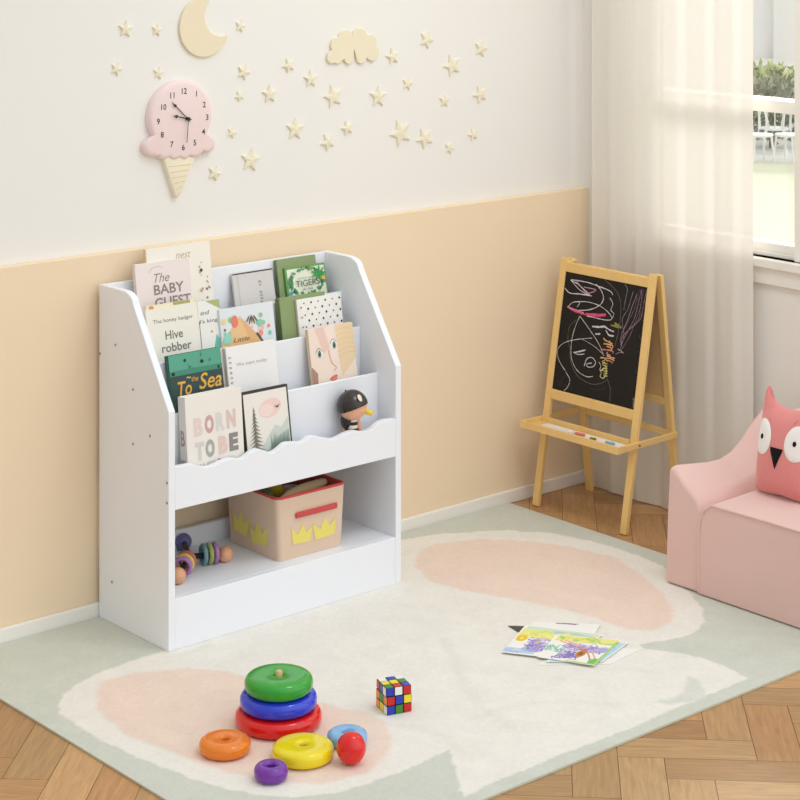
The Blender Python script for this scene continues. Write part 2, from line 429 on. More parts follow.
TY = [(-.012, .747), (-.078, .660), (-.146, .586), (-.212, .488)]           # front face and top of the four dividers
FLO = [.560, .475, .400, .315]                                              # slot floors
slots = [(-.070, -.012), (-.138, -.078), (-.204, -.146), (-.259, -.212)]    # front and back limit of each slot
for i, (y, zt) in enumerate(TY):
    P(MB().box(XI0, XI1, y, y+PT, FLO[i]-.012 if i else .30, zt), 'back_panel' if i == 0 else 'divider')
for i in range(4):
    P(MB().box(XI0, XI1, slots[i][0], slots[i][1], FLO[i]-.012, FLO[i]), 'tier_floor')
# scalloped front panel
sc_px = [(65,525),(90,521),(130,514),(160,512),(190,519),(225,527),(260,525),(300,508),(340,490),(385,478),(440,481),(470,462),(500,437),(535,425),(570,433),(610,446),(650,425),(690,392)]
sc = [at(165+x/5.714, 375+y/5.714, 1, YF) for x, y in sc_px]
sc2 = [(440,223),(470,222),(500,204),(540,210),(570,212),(605,195),(630,187),(655,190),(680,184),(700,168),(725,155),(758,150)]
sc += [at(150+x/3.077, 370+y/3.077, 1, YF) for x, y in sc2]
prof2 = smooth_curve([(XI0, sc[0].z)]+[(p.x, p.z) for p in sc if XI0+.004 < p.x < XI1-.004]+[(XI1, sc[-1].z)], 5)
front = [(XI0, .303), (XI1, .303)]+[(x, z) for x, z in reversed(prof2)]
P(MB().prism([(x, YF+.0005, z) for x, z in front], (0, .0155, 0)), 'scalloped_front')
P(MB().box(XI0, XI1, YF+.0005, YF+.016, Z0, .114), 'kick_panel')
P(MB().box(XI0, XI1, YF+.016, YB, .098, .114), 'bottom_shelf')
P(MB().box(XI0, XI1, YB-.014, YB, .114, .158), 'back_rail')
SH = .114

# ------------------------------------------------------------------ books
def book(name, label, row, tl, tr, yt, yb, t, cover, group, spine=None, dz=0, art=None, hard=True, cat='book', back_edge=None):
    """tl/tr: pixels of the front top corners; yt/yb: back of the book at its top and at its bottom"""
    z0 = FLO[row]+.0005; h = .2
    for _ in range(8):
        phi = math.asin(max(-.9, min(.9, (yt-yb)/h)))
        yf = yt-t*cos(phi)
        a = at(tl[0], tl[1], 1, yf); c = at(tr[0], tr[1], 1, yf)
        zt = (a.z+c.z)/2
        h = (zt-z0-t*sin(phi))/cos(phi)
    wd = c.x-a.x; roll = -(c.z-a.z)/wd
    root = thing(name, label, cat, (a.x, yb, z0), (-phi, 0, 0), group)
    spine = spine or cover
    cm = mat(name+'_'+str(len(bpy.data.objects)), cover, .55, .35); sm = mat(name+'_s'+str(len(bpy.data.objects)), spine, .55, .35)
    ct = .0014 if hard else .0006
    if t > .004:
        b = MB(); b.box(0, wd, -t, -t+ct, 0, h); b.box(0, wd, -ct, 0, 0, h); b.box(-.0004, ct, -t, 0, 0, h, mi=1)
        b.build('cover', [cm, sm], root, bevel=.0005)
        e = .002 if hard else .0003
        MB().box(ct+.0004, wd-e, -t+ct+.0001, -ct-.0001, e, h-e).build('page_block', PAPER, root)
    else:
        MB().box(0, wd, -t, 0, 0, h).build('sheet', cm, root, bevel=.0003)
    if art:
        A = Art(wd, h, lambda u, v, d: (u*wd, -t-d, h*(1-v))); art(A, wd, h); A.build('cover_art', root)
        return root, wd, h, t
    return root, wd, h, t
def spine_art(info, fn):
    root, wd, h, t = info
    A = Art(t, h, lambda u, v, d: (-.0004-d, -t*u, h*(1-v))); fn(A, t, h); A.build('spine_lettering', root)
G1, G2, G3, G4 = ['picture books on the %s tier' % n for n in ('top', 'second', 'third', 'lowest')]
rb = random.Random(11)
INK = (96, 88, 86)
# top tier -----------------------------------------------------------
def art_dots(A, w, h):
    A.text((200, 178, 150), 'nest', .45, .12, .24, shear=.3)
    for _ in range(26): A.ell(rb.choice([(190, 170, 140), (150, 140, 120), (214, 190, 160), (120, 110, 100)]), rb.uniform(.80, .96), rb.uniform(.1, .9), rb.uniform(.008, .02))
    A.ell((80, 74, 70), .83, .25, .022)
book('hardback_book', 'tall cream book with tiny speckles standing behind the pale pink guest book', 0, (145.5, 249), (209.5, 241.2), -.014, -.046, .010, (243, 238, 226), G1, spine=(228, 200, 160), art=art_dots)
def art_guest(A, w, h):
    c = (150, 134, 134)
    A.text(c, 'The', .33, .205, .28, shear=.35); A.stroke(c, smooth_curve([(.24, .10), (.32, .055), (.44, .05), (.5, .07)]), .0007)
    A.text(c, 'BABY', .31, .325, .55, .10, bold=.02); A.text(c, 'GUEST', .31, .455, .66, .10, bold=.02)
    A.text(c, 'BOOK', .31, .585, .56, .10, bold=.02)
g = book('guest_book', 'pale pink baby guest book leaning in the left end of the top tier', 0, (134.5, 264), (189, 258), -.0255, -.0585, .011, (238, 226, 222), G1, spine=(233, 214, 204), art=art_guest)
spine_art(g, lambda A, t, h: A.text((140, 110, 110), 'B', .2, .42, .6, .05, bold=.03))
def art_grey(A, w, h):
    A.rect((70, 68, 66), .0, .0, 1, .018); A.rect((205, 200, 195), .10, .02, .14, 1)
    for k, ch in enumerate('my book of'):
        if ch != ' ': A.text((110, 105, 100), ch, .62, .17+k*.045, .07, .028, rot=0)
book('notebook', 'grey booklet with a dark top edge standing alone in the middle of top tier', 0, (232, 274.5), (272, 268), -.016, -.052, .006, (216, 211, 206), G1, hard=False, art=art_grey)
book('hardback_book', 'plain sage green book standing behind the jungle book on the top tier', 0, (276, 260), (315, 254.5), -.014, -.049, .009, (142, 158, 112), G1, spine=(120, 138, 92))
def art_tiger(A, w, h):
    A.rect((233, 236, 214), .05, .03, .97, .97)
    for _ in range(60):
        e = rb.random(); a = rb.uniform(0, 2*PI)
        u = .5+.43*cos(a)*rb.uniform(.85, 1.05); v = .22+.19*sin(a)*rb.uniform(.9, 1.05)
        A.ell(rb.choice([(88, 150, 84), (60, 128, 76), (138, 180, 110), (110, 160, 120)]), u, v, .025, .035, 8, rb.uniform(0, 3))
    for k in range(9):
        a = k*2*PI/9; A.ell((66, 160, 88), .80+.09*cos(a), .14+.045*sin(a), .10, .014, 10, -a)
    A.ell((226, 190, 84), .90, .21, .05, .03, 8); A.ell((96, 160, 206), .09, .36, .045, .03, 8)
    A.text((84, 92, 70), 'TIGERS', .22, .29, .58, .085); A.text((84, 92, 70), 'IN THE', .38, .35, .24, .03)
    A.text((130, 140, 110), 'there are', .28, .185, .38, .025)
book('jungle_book', 'small book with green jungle leaves and animal title at right end of top tier', 0, (284, 268.5), (324.3, 262), -.0245, -.060, .008, (112, 160, 92), G1, spine=(84, 140, 74), art=art_tiger)
# second tier --------------------------------------------------------
def art_orange(A, w, h):
    A.ell((214, 150, 90), .10, .025, .05, .02); A.rect((170, 168, 110), .55, .0, .9, .03)
book('picture_book', 'cream book mostly hidden, just its coloured top edge above the hive book', 1, (146, 306.5), (194.5, 298.5), -.080, -.119, .006, (236, 226, 196), G2, hard=False, art=art_orange)
def art_hive(A, w, h):
    c = (122, 120, 114)
    A.text(c, 'The honey badger', .12, .160, .78, .050, rot=.0); A.text(c, 'Hive', .33, .322, .34, .088, bold=.012); A.text(c, 'robber', .24, .445, .58, .085, bold=.012)
g = book('paperback_book', 'cream hive robber paperback with grey title at left end of second tier', 1, (145.5, 310.5), (196.5, 302), -.0865, -.126, .007, (238, 235, 222), G2, hard=False, art=art_hive)
def art_king(A, w, h):
    A.poly((178, 184, 128), [(.35, 0), (1, 0), (1, .10)])
    A.text((90, 90, 88), 'and', .10, .14, .4, .045, shear=.2); A.text((90, 90, 88), "I's king", .05, .235, .8, .05)
    A.poly((112, 198, 176), [(.55, .55), (.75, .35), (.98, .45), (.95, .7), (.7, .72)])
    A.ell((232, 150, 140), .55, .32, .05); A.ell((90, 84, 80), .55, .56, .13, .04, 8, .4); A.ell((236, 208, 180), .5, .68, .14, .08, 8)
    A.stroke((80, 76, 74), [(.03, .2), (.05, .95)], .0012)
book('picture_book', 'white book with a green top corner and mint shapes right of the hive book', 1, (197, 304), (219, 297), -.081, -.114, .008, (238, 238, 232), G2, art=art_king)
def art_tri(A, w, h):
    A.poly((236, 196, 144), [(0, .37), (.36, .11), (.88, .53), (.88, .60), (0, .60)])
    A.poly((230, 182, 130), [(.36, .11), (.88, .53), (.88, .60), (.6, .60)])
    for _ in range(46):
        u = rb.uniform(.02, .92); lim = .62-abs(u-.4)*.0
        v = rb.uniform(.10, .55)
        edge = .10+abs(u-.36)*.8
        if v > edge+.02 or v < edge-.28: continue
        A.ell(rb.choice([(132, 206, 184), (238, 150, 132), (240, 190, 176), (120, 110, 90), (150, 200, 150), (240, 214, 150)]), u, v, rb.uniform(.02, .045), None, 8)
    A.ell((232, 130, 110), .26, .16, .06, .07); A.ell((150, 214, 194), .10, .35, .09, .06, 8, .6); A.ell((128, 208, 180), .86, .52, .07, .05); A.ell((138, 206, 180), .72, .22, .05, .04)
    for k in range(5): A.ell((110, 92, 70), .50+k*.035, .16+.02*(k % 2), .012, .05, 6, .3*(k-2))
    A.stroke((90, 76, 62), [(.64, .33), (.74, .44)], .004)
    A.text((140, 104, 70), 'Little', .20, .40, .30, .05, shear=.3); A.text((140, 104, 70), 'forest', .30, .475, .24, .035, shear=.3)
book('picture_book', 'pale picture book with an orange triangle and colourful leaves on second tier', 1, (219, 309.5), (272.5, 301.5), -.091, -.124, .008, (226, 231, 234), G2, art=art_tri)
g = book('hardback_book', 'green hardback with ribbed spine standing behind the dotted book', 1, (279, 298.2), (324.5, 291.6), -.081, -.112, .016, (142, 160, 110), G2, spine=(112, 132, 80))
def art_spots(A, w, h):
    for r in range(14):
        for k in range(6):
            u = .16+k*.16+(.08 if r % 2 else 0); v = .055+r*.072
            if u < .98 and v < .97: A.ell((64, 58, 58), u, v, .014+.006*((r+k) % 2), None, 10)
    for r in range(8): A.ell((64, 58, 58), .07, .10+r*.12, .015)
book('notebook', 'white book with black polka dots at right end of second tier', 1, (296.3, 300.5), (340.3, 292.3), -.099, -.1295, .007, (243, 240, 234), G2, spine=(220, 214, 200), art=art_spots)
# third tier ---------------------------------------------------------
def art_sea(A, w, h):
    A.rect((92, 166, 140), 0, 0, 1, .26); A.rect((70, 140, 118), 0, .17, 1, .25); A.rect((58, 78, 76), 0, .225, 1, 1); 
    for _ in range(10): A.ell(rb.choice([(60, 130, 108), (110, 184, 158), (40, 60, 58)]), rb.uniform(.05, .95), rb.uniform(.03, .22), rb.uniform(.01, .03), None, 7)
    A.ell((36, 48, 46), .62, .115, .035, .02, 8); A.ell((36, 48, 46), .06, .20, .035, .02, 8)
    c = (232, 176, 74)
    A.text(c, 'To', .12, .44, .26, .15, shear=.25, bold=.015); A.text(c, 'the', .39, .31, .13, .055, shear=.3); A.text(c, 'Sea', .52, .41, .44, .17, shear=.3, bold=.012)
    A.text((240, 210, 140), '~', .3, .27, .08, .02); A.poly((96, 184, 160), [(.40, .58), (.53, .43), (.66, .56)])
    A.poly((70, 140, 126), [(.0, .66), (.3, .60), (.6, .64), (1, .58), (1, .72), (0, .72)])
g = book('paperback_book', 'dark green sea story book with gold lettering at left end of third tier', 2, (168, 355.8), (220, 347.3), -.150, -.187, .015, (52, 68, 66), G3, spine=(48, 96, 82), art=art_sea)
spine_art(g, lambda A, t, h: A.text((226, 160, 70), 'To', .2, .55, .6, .09))
book('picture_book', 'thin white book edge squeezed between the dark sea book and the white family book', 2, (220.5, 348.5), (228, 347), -.149, -.183, .006, (240, 236, 228), G3, hard=False)
def art_fam(A, w, h):
    A.rect((206, 200, 196), .0, .0, .012, 1)
    A.text((168, 166, 164), 'We start today', .19, .235, .62, .05)
    for k in range(9): A.text((120, 114, 112), rb.choice('nomeas'), .045, .13+k*.055, .05, .025)
book('hardback_book', 'plain white book with a small grey title on the third tier', 2, (225, 347.5), (274.5, 340), -.156, -.190, .010, (240, 239, 237), G3, spine=(210, 205, 202), art=art_fam)
def art_face(A, w, h):
    A.poly((241, 222, 206), [(.0, 0), (.62, 0), (.62, 1), (.0, 1)])
    A.poly((234, 202, 190), [(.14, .0), (.34, .0), (.44, .24), (.30, .30)]); A.poly((244, 226, 214), [(.40, .0), (.56, .0), (.60, .42), (.47, .36)])
    A.poly((236, 210, 172), [(.60, .0), (1, .0), (1, .40), (.66, .58)])
    for k in range(6): A.stroke((222, 190, 146), smooth_curve([(.62, .06+k*.06), (.8, .05+k*.055), (1, .08+k*.05)]), .0009)
    A.ell((250, 248, 244), .53, .21, .065, .045); A.ell((110, 146, 128), .54, .22, .04, .042); A.ell((40, 60, 50), .545, .225, .018, .02); A.stroke((70, 60, 50), smooth_curve([(.45, .20), (.52, .15), (.60, .19)]), .001)
    A.ell((250, 248, 244), .21, .285, .06, .045); A.ell((110, 146, 128), .20, .29, .04, .042); A.ell((40, 60, 50), .20, .295, .018, .02); A.stroke((70, 60, 50), smooth_curve([(.12, .27), (.19, .225), (.28, .27)]), .001)
    A.stroke((196, 140, 116), smooth_curve([(.40, .26), (.44, .40), (.54, .47), (.47, .50)]), .0012)
    A.ell((214, 116, 104), .46, .575, .09, .02, 12, .3); A.ell((224, 136, 122), .47, .595, .07, .02, 12, .3)
    A.poly((176, 136, 116), [(0, .42), (.12, .50), (.09, .75), (0, .80)])
book('picture_book', 'book with a large painted face and green eyes at right end of third tier', 2, (307.5, 329), (352, 322.5), -.150, -.186, .010, (242, 226, 208), G3, spine=(232, 206, 176), art=art_face)
# lowest tier --------------------------------------------------------
def art_born(A, w, h):
    cols = [(230, 212, 204), (206, 168, 165), (220, 217, 212), (226, 198, 190)]
    for k, ch in enumerate('BORN'): A.text(cols[k], ch, .13+k*.195, .415-.006*k, .16, .19, bold=.06)
    cols = [(216, 212, 206), (172, 174, 168), (228, 202, 194), (144, 140, 138)]
    for k, (ch, u) in enumerate(zip('TOBE', (.14, .32, .55, .74))): A.text(cols[k], ch, u, .66-.008*k, .16, .185, bold=.06)
    for k, ch in enumerate('WILD'): A.text([(220, 204, 198), (214, 208, 204), (196, 140, 138), (224, 218, 212)][k], ch, .14+k*.19, .845-.006*k, .15, .15, bold=.05)
g = book('nursery_book', 'thick cream book with large pastel block letters at left of lowest tier', 3, (184.5, 397.3), (241, 387.5), -.2135, -.2315, .026, (240, 234, 226), G4, spine=(226, 220, 212), art=art_born)
spine_art(g, lambda A, t, h: [A.text((176, 150, 150), 'B', .2, .50, .6, .16, bold=.03), A.text((150, 130, 132), 'IK', .15, .80, .7, .16, bold=.03)])
def art_tree(A, w, h):
    A.rect((62, 60, 58), 0, 0, 1, 1); A.rect((236, 231, 222), .022, .03, .968, 1)
    A.ell((240, 208, 200), .58, .23, .25, .105, 20, .2); A.ell((243, 220, 214), .50, .25, .15, .07, 16)
    A.poly((208, 214, 204), [(.34, .66), (.52, .52), (.66, .43), (.78, .47), (.955, .36), (.955, 1), (.3, 1)]); A.poly((180, 194, 180), [(.36, .80), (.55, .63), (.75, .56), (.955, .50), (.955, 1), (.34, 1)]); A.poly((140, 158, 140), [(.36, .97), (.5, .78), (.7, .70), (.955, .62), (.955, .97)])
    for k in range(14):
        u = .55+k*.029; A.poly((128, 146, 134), [(u-.022, .72), (u, .50+.07*rb.random()), (u+.022, .72)])
    for k in range(16):
        v = .205+k*.044; hw = .03+.0165*k
        A.poly((136, 134, 124), [(.22-hw, v+.050), (.22-hw*.5, v+.028), (.22, v-.02), (.22+hw*.5, v+.018), (.22+hw, v+.040), (.22, v+.025)])
    A.rect((120, 112, 100), .205, .25, .225, .97)
    A.stroke((90, 84, 80), smooth_curve([(.68, .215), (.73, .235), (.78, .205)]), .0016); A.ell((90, 84, 80), .735, .23, .022, .011)
book('framed_print', 'dark edged print of a pine tree under a pink sky in lowest tier', 3, (241.5, 393.3), (287, 383.2), -.214, -.243, .008, (62, 60, 58), 'picture print on the lowest tier', spine=(62, 60, 58), art=art_tree, cat='print')

# ------------------------------------------------------------------ figurine in the lowest tier
hc = at(352.5, 405.5, 1, -.2475)
fg = thing('toy_figurine', 'small toy figurine with black cap and yellow beak in right of lowest tier', 'figurine', (hc.x, hc.y+.010, FLO[3]))
def FP_(b, name, m, **k):
    o = b.build(name, m, fg, smooth=k.pop('smooth', 60), **k); o.matrix_parent_inverse = Matrix.Translation(-Vector(fg.location)); return o
SKIN = mat('figurine_skin', (236, 178, 148), .35, .5)
BLK = mat('figurine_black', (44, 38, 34), .25, .6)
face_dir = (RT*.93 - FW*.30 + UP*-.16).normalized()
Q = face_dir.to_track_quat('Y', 'Z').to_matrix().to_4x4()           # local +Y = face direction
T = Matrix.Translation(hc)
FP_(MB().sphere(hc, .0335, 28, 18), 'head', SKIN)
b = MB()                                                             # helmet-like cap: upper shell of the head
tilt = Matrix.Rotation(rad(30), 4, 'X')
prof_c = [(.0365*sin(a), .0365*cos(a)) for a in np.linspace(0, rad(100), 16)]+[(.034*sin(a), .034*cos(a)) for a in np.linspace(rad(100), rad(60), 5)]
b.lathe(prof_c, 32, T @ Q @ tilt)
cap = FP_(b, 'cap', BLK)
b = MB().sphere(T @ Q @ tilt @ Vector((.015, .030, .0130)), .010, 16, 10, Q @ Matrix.Rotation(rad(-48), 4, 'X'), None, 0, (1.1, .9, .25)); o = FP_(b, 'cap_patch', mat('figurine_cream', (240, 224, 206), .4)); 
FP_(MB().sphere(T @ Q @ tilt @ Vector((0, -.004, .037)), .0022, 10, 8), 'cap_button', BLK)
FP_(MB().lathe([(.0, .022), (.005, .0215), (.0085, .018), (.0085, .010), (.0055, .003), (.004, -.012)], 20, T @ Q @ Matrix.Translation((0, .029, -.006)) @ Matrix.Rotation(-PI/2, 4, 'X') @ Matrix.Diagonal((1, .8, 1, 1))), 'beak', mat('figurine_yellow', (238, 206, 60), .35))
FP_(MB().sphere(hc+Vector((0, 0, -.038))-face_dir*.014, .015, 16, 10, None, None, 0, (1, 1, 1.4)), 'hair', BLK)
body = hc.copy(); body.z = FLO[3]; hgt = hc.z-.022-FLO[3]
b = MB(); nb_ = 13
for k in range(nb_):
    z0_, z1_ = FLO[3]+hgt*k/nb_, FLO[3]+hgt*(k+1)/nb_
    rr = lambda z: .0185-.006*(z-FLO[3])/hgt
    b.lathe([(0, z0_), (rr(z0_), z0_), (rr(z1_), z1_), (0, z1_)], 24, Matrix.Translation((hc.x+.003, hc.y+.006, 0)), (244, 236, 222) if k % 2 else (40, 36, 34))
FP_(b, 'striped_body', vcol_mat('figurine_stripes', .4, .4))
for sgn in (-1, 1):
    p = Vector((hc.x+.003, hc.y+.006, FLO[3]))+RT*(sgn*.0165)
    FP_(MB().tube([p+UP*(hgt-.004)-RT*(sgn*.004), p+UP*(hgt*.6)+RT*(sgn*.003), p+UP*(hgt*.3)], .0048, 10), 'arm', SKIN)

# ------------------------------------------------------------------ fabric bin with contents
FBR = mat('bin_fabric', (226, 200, 176), .85, .2, .03, 200, .2, 900, sheen=.2)
FBIN = mat('bin_lining', (184, 92, 78), .85, .2, .04, 100)
REDT = mat('bin_red_trim', (206, 84, 82), .7, .2, .04, 300)
bx0, bx1, by0, by1, bh = .326, .511, -.236, -.042, .1415
bn = thing('storage_bin', 'beige fabric storage bin with red trim and yellow crowns on bottom shelf', 'storage bin', ((bx0+bx1)/2, (by0+by1)/2, SH))
def BP(b, name, m, **k):
    o = b.build(name, m, bn, **k); o.matrix_parent_inverse = Matrix.Translation(-Vector(bn.location)); return o
fl_ = .007
def rr_sec(x0, x1, y0, y1, z, r=.012, n=5):
    out = []
    for cx, cy, a0_ in ((x1-r, y1-r, 0), (x0+r, y1-r, PI/2), (x0+r, y0+r, PI), (x1-r, y0+r, 1.5*PI)):
        for k in range(n): a = a0_+PI/2*k/(n-1); out.append(Vector((cx+r*cos(a), cy+r*sin(a), z)))
    return out
b = MB(); zz = SH+.0005
outer = [rr_sec(bx0-fl_*t, bx1+fl_*t, by0-fl_*t*.3, by1+fl_*t*.3, zz+bh*t) for t in (0, .02, .3, .6, 1)]
inner = [rr_sec(bx0-fl_*t+.004, bx1+fl_*t-.004, by0-fl_*t*.3+.004, by1+fl_*t*.3-.004, zz+bh*t+.004*(t == 0)) for t in (1, .5, 0)]
b.loft(outer, caps=False); n_ = len(outer[0])
b.f.append(list(range(n_))); b.c.append(None); b.mi.append(0)
o_ = len(b.v)
b.loft(inner, mi=1, caps=False)
b.f.append(list(range(len(b.v)-n_, len(b.v)))); b.c.append(None); b.mi.append(1)
for i in range(n_): b.f.append([4*n_+i, 4*n_+(i+1) % n_, o_+(i+1) % n_, o_+i]); b.c.append(None); b.mi.append(1)
BP(b, 'bin_body', [FBR, FBIN], smooth=50)
rim = [p for p in rr_sec(bx0-fl_+.002, bx1+fl_-.002, by0-fl_*.3+.002, by1+fl_*.3-.002, zz+bh)]
BP(MB().tube(rim+[rim[0], rim[1]], .0035, 8), 'rim_piping', REDT, smooth=80)
A = MB()
hz = zz+bh*.70
q1, q2 = at(295, 515.5, 1, by0-.002), at(336.5, 505, 1, by0-.002)
A.box(q1.x, q2.x, by0-.0075, by0-.0015, q1.z-.0065, q1.z+.0065)
BP(A, 'handle', REDT, bevel=.004, segs=3)
YEL = mat('bin_crown_yellow', (236, 222, 120), .8, .2)
def crown(c, rot, w, h, tilt=0):         # c: centre on the wall, u along the wall
    pts = [(-.5, -.5), (.5, -.5), (.62, .38), (.28, .02), (.04, .55), (-.22, .0), (-.60, .40)]
    return [(c[0]+(x*cos(tilt)-y*sin(tilt)*h/w)*w, c[1]+(x*sin(tilt)*w+y*cos(tilt)*h)) for x, y in pts]
for cx, cz, w_, h_, t_ in ((.389, .166, .050, .042, -.05), (.455, .166, .056, .044, .05)):
    BP(MB().prism([(x, by0-.0012-.0003, z) for x, z in crown((cx-.0, cz-.0), 0, w_, h_, t_)], (0, -.0006, 0)), 'crown', YEL)
ys_ = lambda y: (bx0-.0035)
for cy, cz, w_, h_, t_ in ((-.098, .172, .050, .050, .14), (-.165, .163, .056, .048, -.10)):
    BP(MB().prism([(bx0-.0032-.0016*((z-SH)/bh), y, z) for y, z in crown((cy, cz), 0, w_, h_, t_)], (-.0008, 0, 0)), 'crown', YEL)
# contents
zb = zz+.006
tan_ = MB()
c0 = at(281, 493, 1, -.195); c1 = at(328, 476, 1, -.165)
L = [c0.lerp(c1, t) for t in np.linspace(0, 1, 9)]
sec = []
ax = (c1-c0).normalized(); u_ = Vector((0, 1, 0)); u_ = (u_-ax*u_.dot(ax)).normalized(); v_ = ax.cross(u_)
for p, r_ in zip(L, (.002, .010, .014, .016, .017, .0165, .015, .013, .006)):
    sec.append([p+(u_*cos(a)+v_*sin(a)*.7)*r_-Vector((0, 0, .010)) for a in np.linspace(0, 2*PI, 14, endpoint=False)])
tan_.loft(sec); tb = tan_.build('plush_toy', mat('plush_tan', (222, 190, 140), .8, .2, .05, 60, sheen=.3), smooth=70)
tag(tb, 'long tan soft toy lying on top inside the fabric storage bin', 'soft toy')
tag(MB().sphere((.365, -.125, zb+.094), .030, 24, 16).build('toy_ball', mat('toy_ball_green', (96, 128, 72), .4), smooth=80), 'dark green toy ball inside the storage bin, half hidden under the shelf', 'ball')
tag(MB().sphere((.432, -.085, zb+.098), .022, 24, 16, None, None, 0, (1, 1, .9)).build('toy_ball', mat('toy_ball_yellow', (226, 196, 50), .4), smooth=80), 'small yellow toy ball inside the storage bin behind the tan toy', 'ball')
tag(MB().box(-.026, .026, -.020, .020, -.02, .02).build('toy_block', mat('toy_block_pink', (214, 190, 196), .5), bevel=.004, loc=(.470, -.100, zb+.085), rot=(.3, .2, .4)), 'pale pink toy block inside the storage bin near its back corner', 'block')
tag(MB().sphere((0, 0, 0), .055, 24, 16, None, None, 0, (1.25, 1.1, .72)).build('plush_toy', mat('plush_brown', (176, 120, 96), .9, .1, .08, 60), smooth=80, loc=(.425, -.145, zb+.040)), 'brown soft toy at the bottom of the storage bin under the others', 'soft toy')

# ------------------------------------------------------------------ wooden bead toy on the bottom shelf
bR, bL, bT_ = at(225.2, 554, 1, -.163), at(178.5, 575, 1, -.200), at(183.5, 541.5, 2, SH+.0185)
bR = at(225.2, 554, 2, SH+.0180); bL = at(178.0, 575.5, 2, SH+.0180)
bT_ = at(183.5, 541.5, 2, SH+.020)
ctr = at(189, 556.5, 2, SH+.024)
gt = thing('clutching_toy', 'wooden clutching toy of balls and coloured rings on the left of the bottom shelf', 'bead toy', (ctr.x, ctr.y, SH))
def GP(b, name, m, label=None):
    o = b.build(name, m, gt, smooth=60); o.matrix_parent_inverse = Matrix.Translation(-Vector(gt.location))
    if label: o['label'] = label
    return o
PEACH = wood('peach_beech', (232, 176, 138), (222, 160, 120), 2, 20, .35)
GP(MB().sphere(bR, .0178), 'ball', PEACH, 'peach wooden ball'); GP(MB().sphere(bL, .0178), 'ball', PEACH, 'peach wooden ball')
GP(MB().sphere(bT_, .0190), 'ball', mat('violet_wood', (112, 108, 160), .35), 'violet wooden ball')
CORD = mat('black_elastic', (26, 22, 22), .6)
for p in (bR, bL, bT_): GP(MB().tube([ctr, p], .0062, 12), 'cord', CORD)
def bead_ring(p, t, R, r, m, label):
    q = ctr.lerp(p, t); q.z = SH+R+r*1.0+.0005
    d = p-ctr; d.z = 0; d.normalize()
    M = Matrix.Translation(q) @ d.to_track_quat('Z', 'Y').to_matrix().to_4x4()
    GP(MB().lathe([(R+r*cos(a), r*sin(a)*1.0) for a in np.linspace(0, 2*PI, 12, endpoint=False)], 32, M, closed=True), 'ring', m, label)
mr_ = lambda n, c: mat('bead_'+n, c, .35)
bead_ring(bR, .40, .0185, .0055, mr_('teal', (112, 150, 160)), 'teal wooden ring'); bead_ring(bR, .56, .0185, .0055, mr_('lime', (160, 172, 96)), 'lime wooden ring'); bead_ring(bR, .71, .0185, .0055, mr_('lilac', (172, 122, 180)), 'lilac wooden ring')
bead_ring(bL, .22, .0175, .005, mr_('terracotta', (196, 110, 88)), 'terracotta wooden ring'); bead_ring(bL, .40, .0175, .005, mr_('straw', (230, 196, 112)), 'straw wooden ring'); bead_ring(bL, .60, .0175, .005, mr_('lilac', (172, 122, 180)), 'lilac wooden ring')

# ------------------------------------------------------------------ stacking rings on the rug
def gpos(px, Z): return CAM.xy + FW.xy*Z + RT.xy*((px-400)/FP*Z)
def plastic(n, c): return mat('plastic_'+n, c, .12, .5, coat=.2)
def ring_prof(R, hole, h, e=2.6, n=14):
    ro, ri = min(h*.62, (R-hole)*.55), h*.26; out = []
    for k in range(n+1):                                   # outer rounded side, from bottom to top
        a = -PI/2+PI*k/n; out.append((R-ro+ro*math.copysign(abs(cos(a))**(2/e), 1), h/2+h/2*math.copysign(abs(sin(a))**(2/e), sin(a))))
    for k in range(5): a = PI/2*k/4; out.append((hole+ri-ri*sin(a), h-ri+ri*cos(a)))
    for k in range(5): a = PI/2*k/4; out.append((hole+ri-ri*cos(a), ri-ri*sin(a)))
    return out
GR = 'rings of the stacking toy'
def ring(label, px, Z, R, hole, h, m, z=RZ, e=2.6):
    p = gpos(px, Z)
    o = MB().lathe(ring_prof(R, hole, h, e), 64, closed=True).build('stacking_ring', m, smooth=80, loc=(p.x, p.y, z+.0003))
    return tag(o, label, 'toy ring', GR)
ZS = 3.815
ring('largest red ring at the bottom of the ring stack', 278.5, ZS, .0843, .014, .0325, plastic('red', (226, 24, 20)))
ring('blue ring in the middle of the ring stack', 278.5, ZS, .0752, .014, .0325, plastic('blue', (46, 66, 214)), RZ+.0328)
ring('green ring on top of the ring stack', 278.8, ZS-.004, .0668, .0085, .034, plastic('green', (44, 160, 46)), RZ+.0656)
p = gpos(279, ZS-.002)
pr_ = thing('stacking_post', 'wooden post whose tip pokes out of the top green ring', 'toy post', (p.x, p.y, RZ))
WD = wood('light_beech', (226, 192, 146), (212, 172, 122), 2, 15, .45)
MB().lathe([(0, 0), (.0068, 0), (.0072, .1015), (.006, .104), (0, .1045)], 24).build('post', WD, pr_, smooth=50, loc=(0, 0, .001))
ring('orange ring lying on the rug left of the stack', 225, 3.690, .0487, .009, .0275, plastic('orange', (236, 128, 26)))
ring('yellow ring lying on the rug in front of the red ring', 303, 3.662, .0580, .0085, .029, plastic('yellow', (240, 218, 20)))
ring('smallest purple ring lying at the front of the toys', 271, 3.575, .0314, .009, .0285, plastic('purple', (116, 46, 158)), e=2.2)
ring('light blue ring lying behind the red ball', 347.3, 3.728, .0385, .010, .025, plastic('skyblue', (134, 182, 226)))
p = gpos(351.3, 3.640)
tag(MB().sphere((0, 0, 0), .0275, 36, 22, None, None, 0, (1, 1, 1.06)).build('toy_ball', plastic('red', (226, 24, 20)), smooth=80, loc=(p.x, p.y, RZ+.0295)), 'glossy red ball sitting in front of the light blue ring', 'ball')

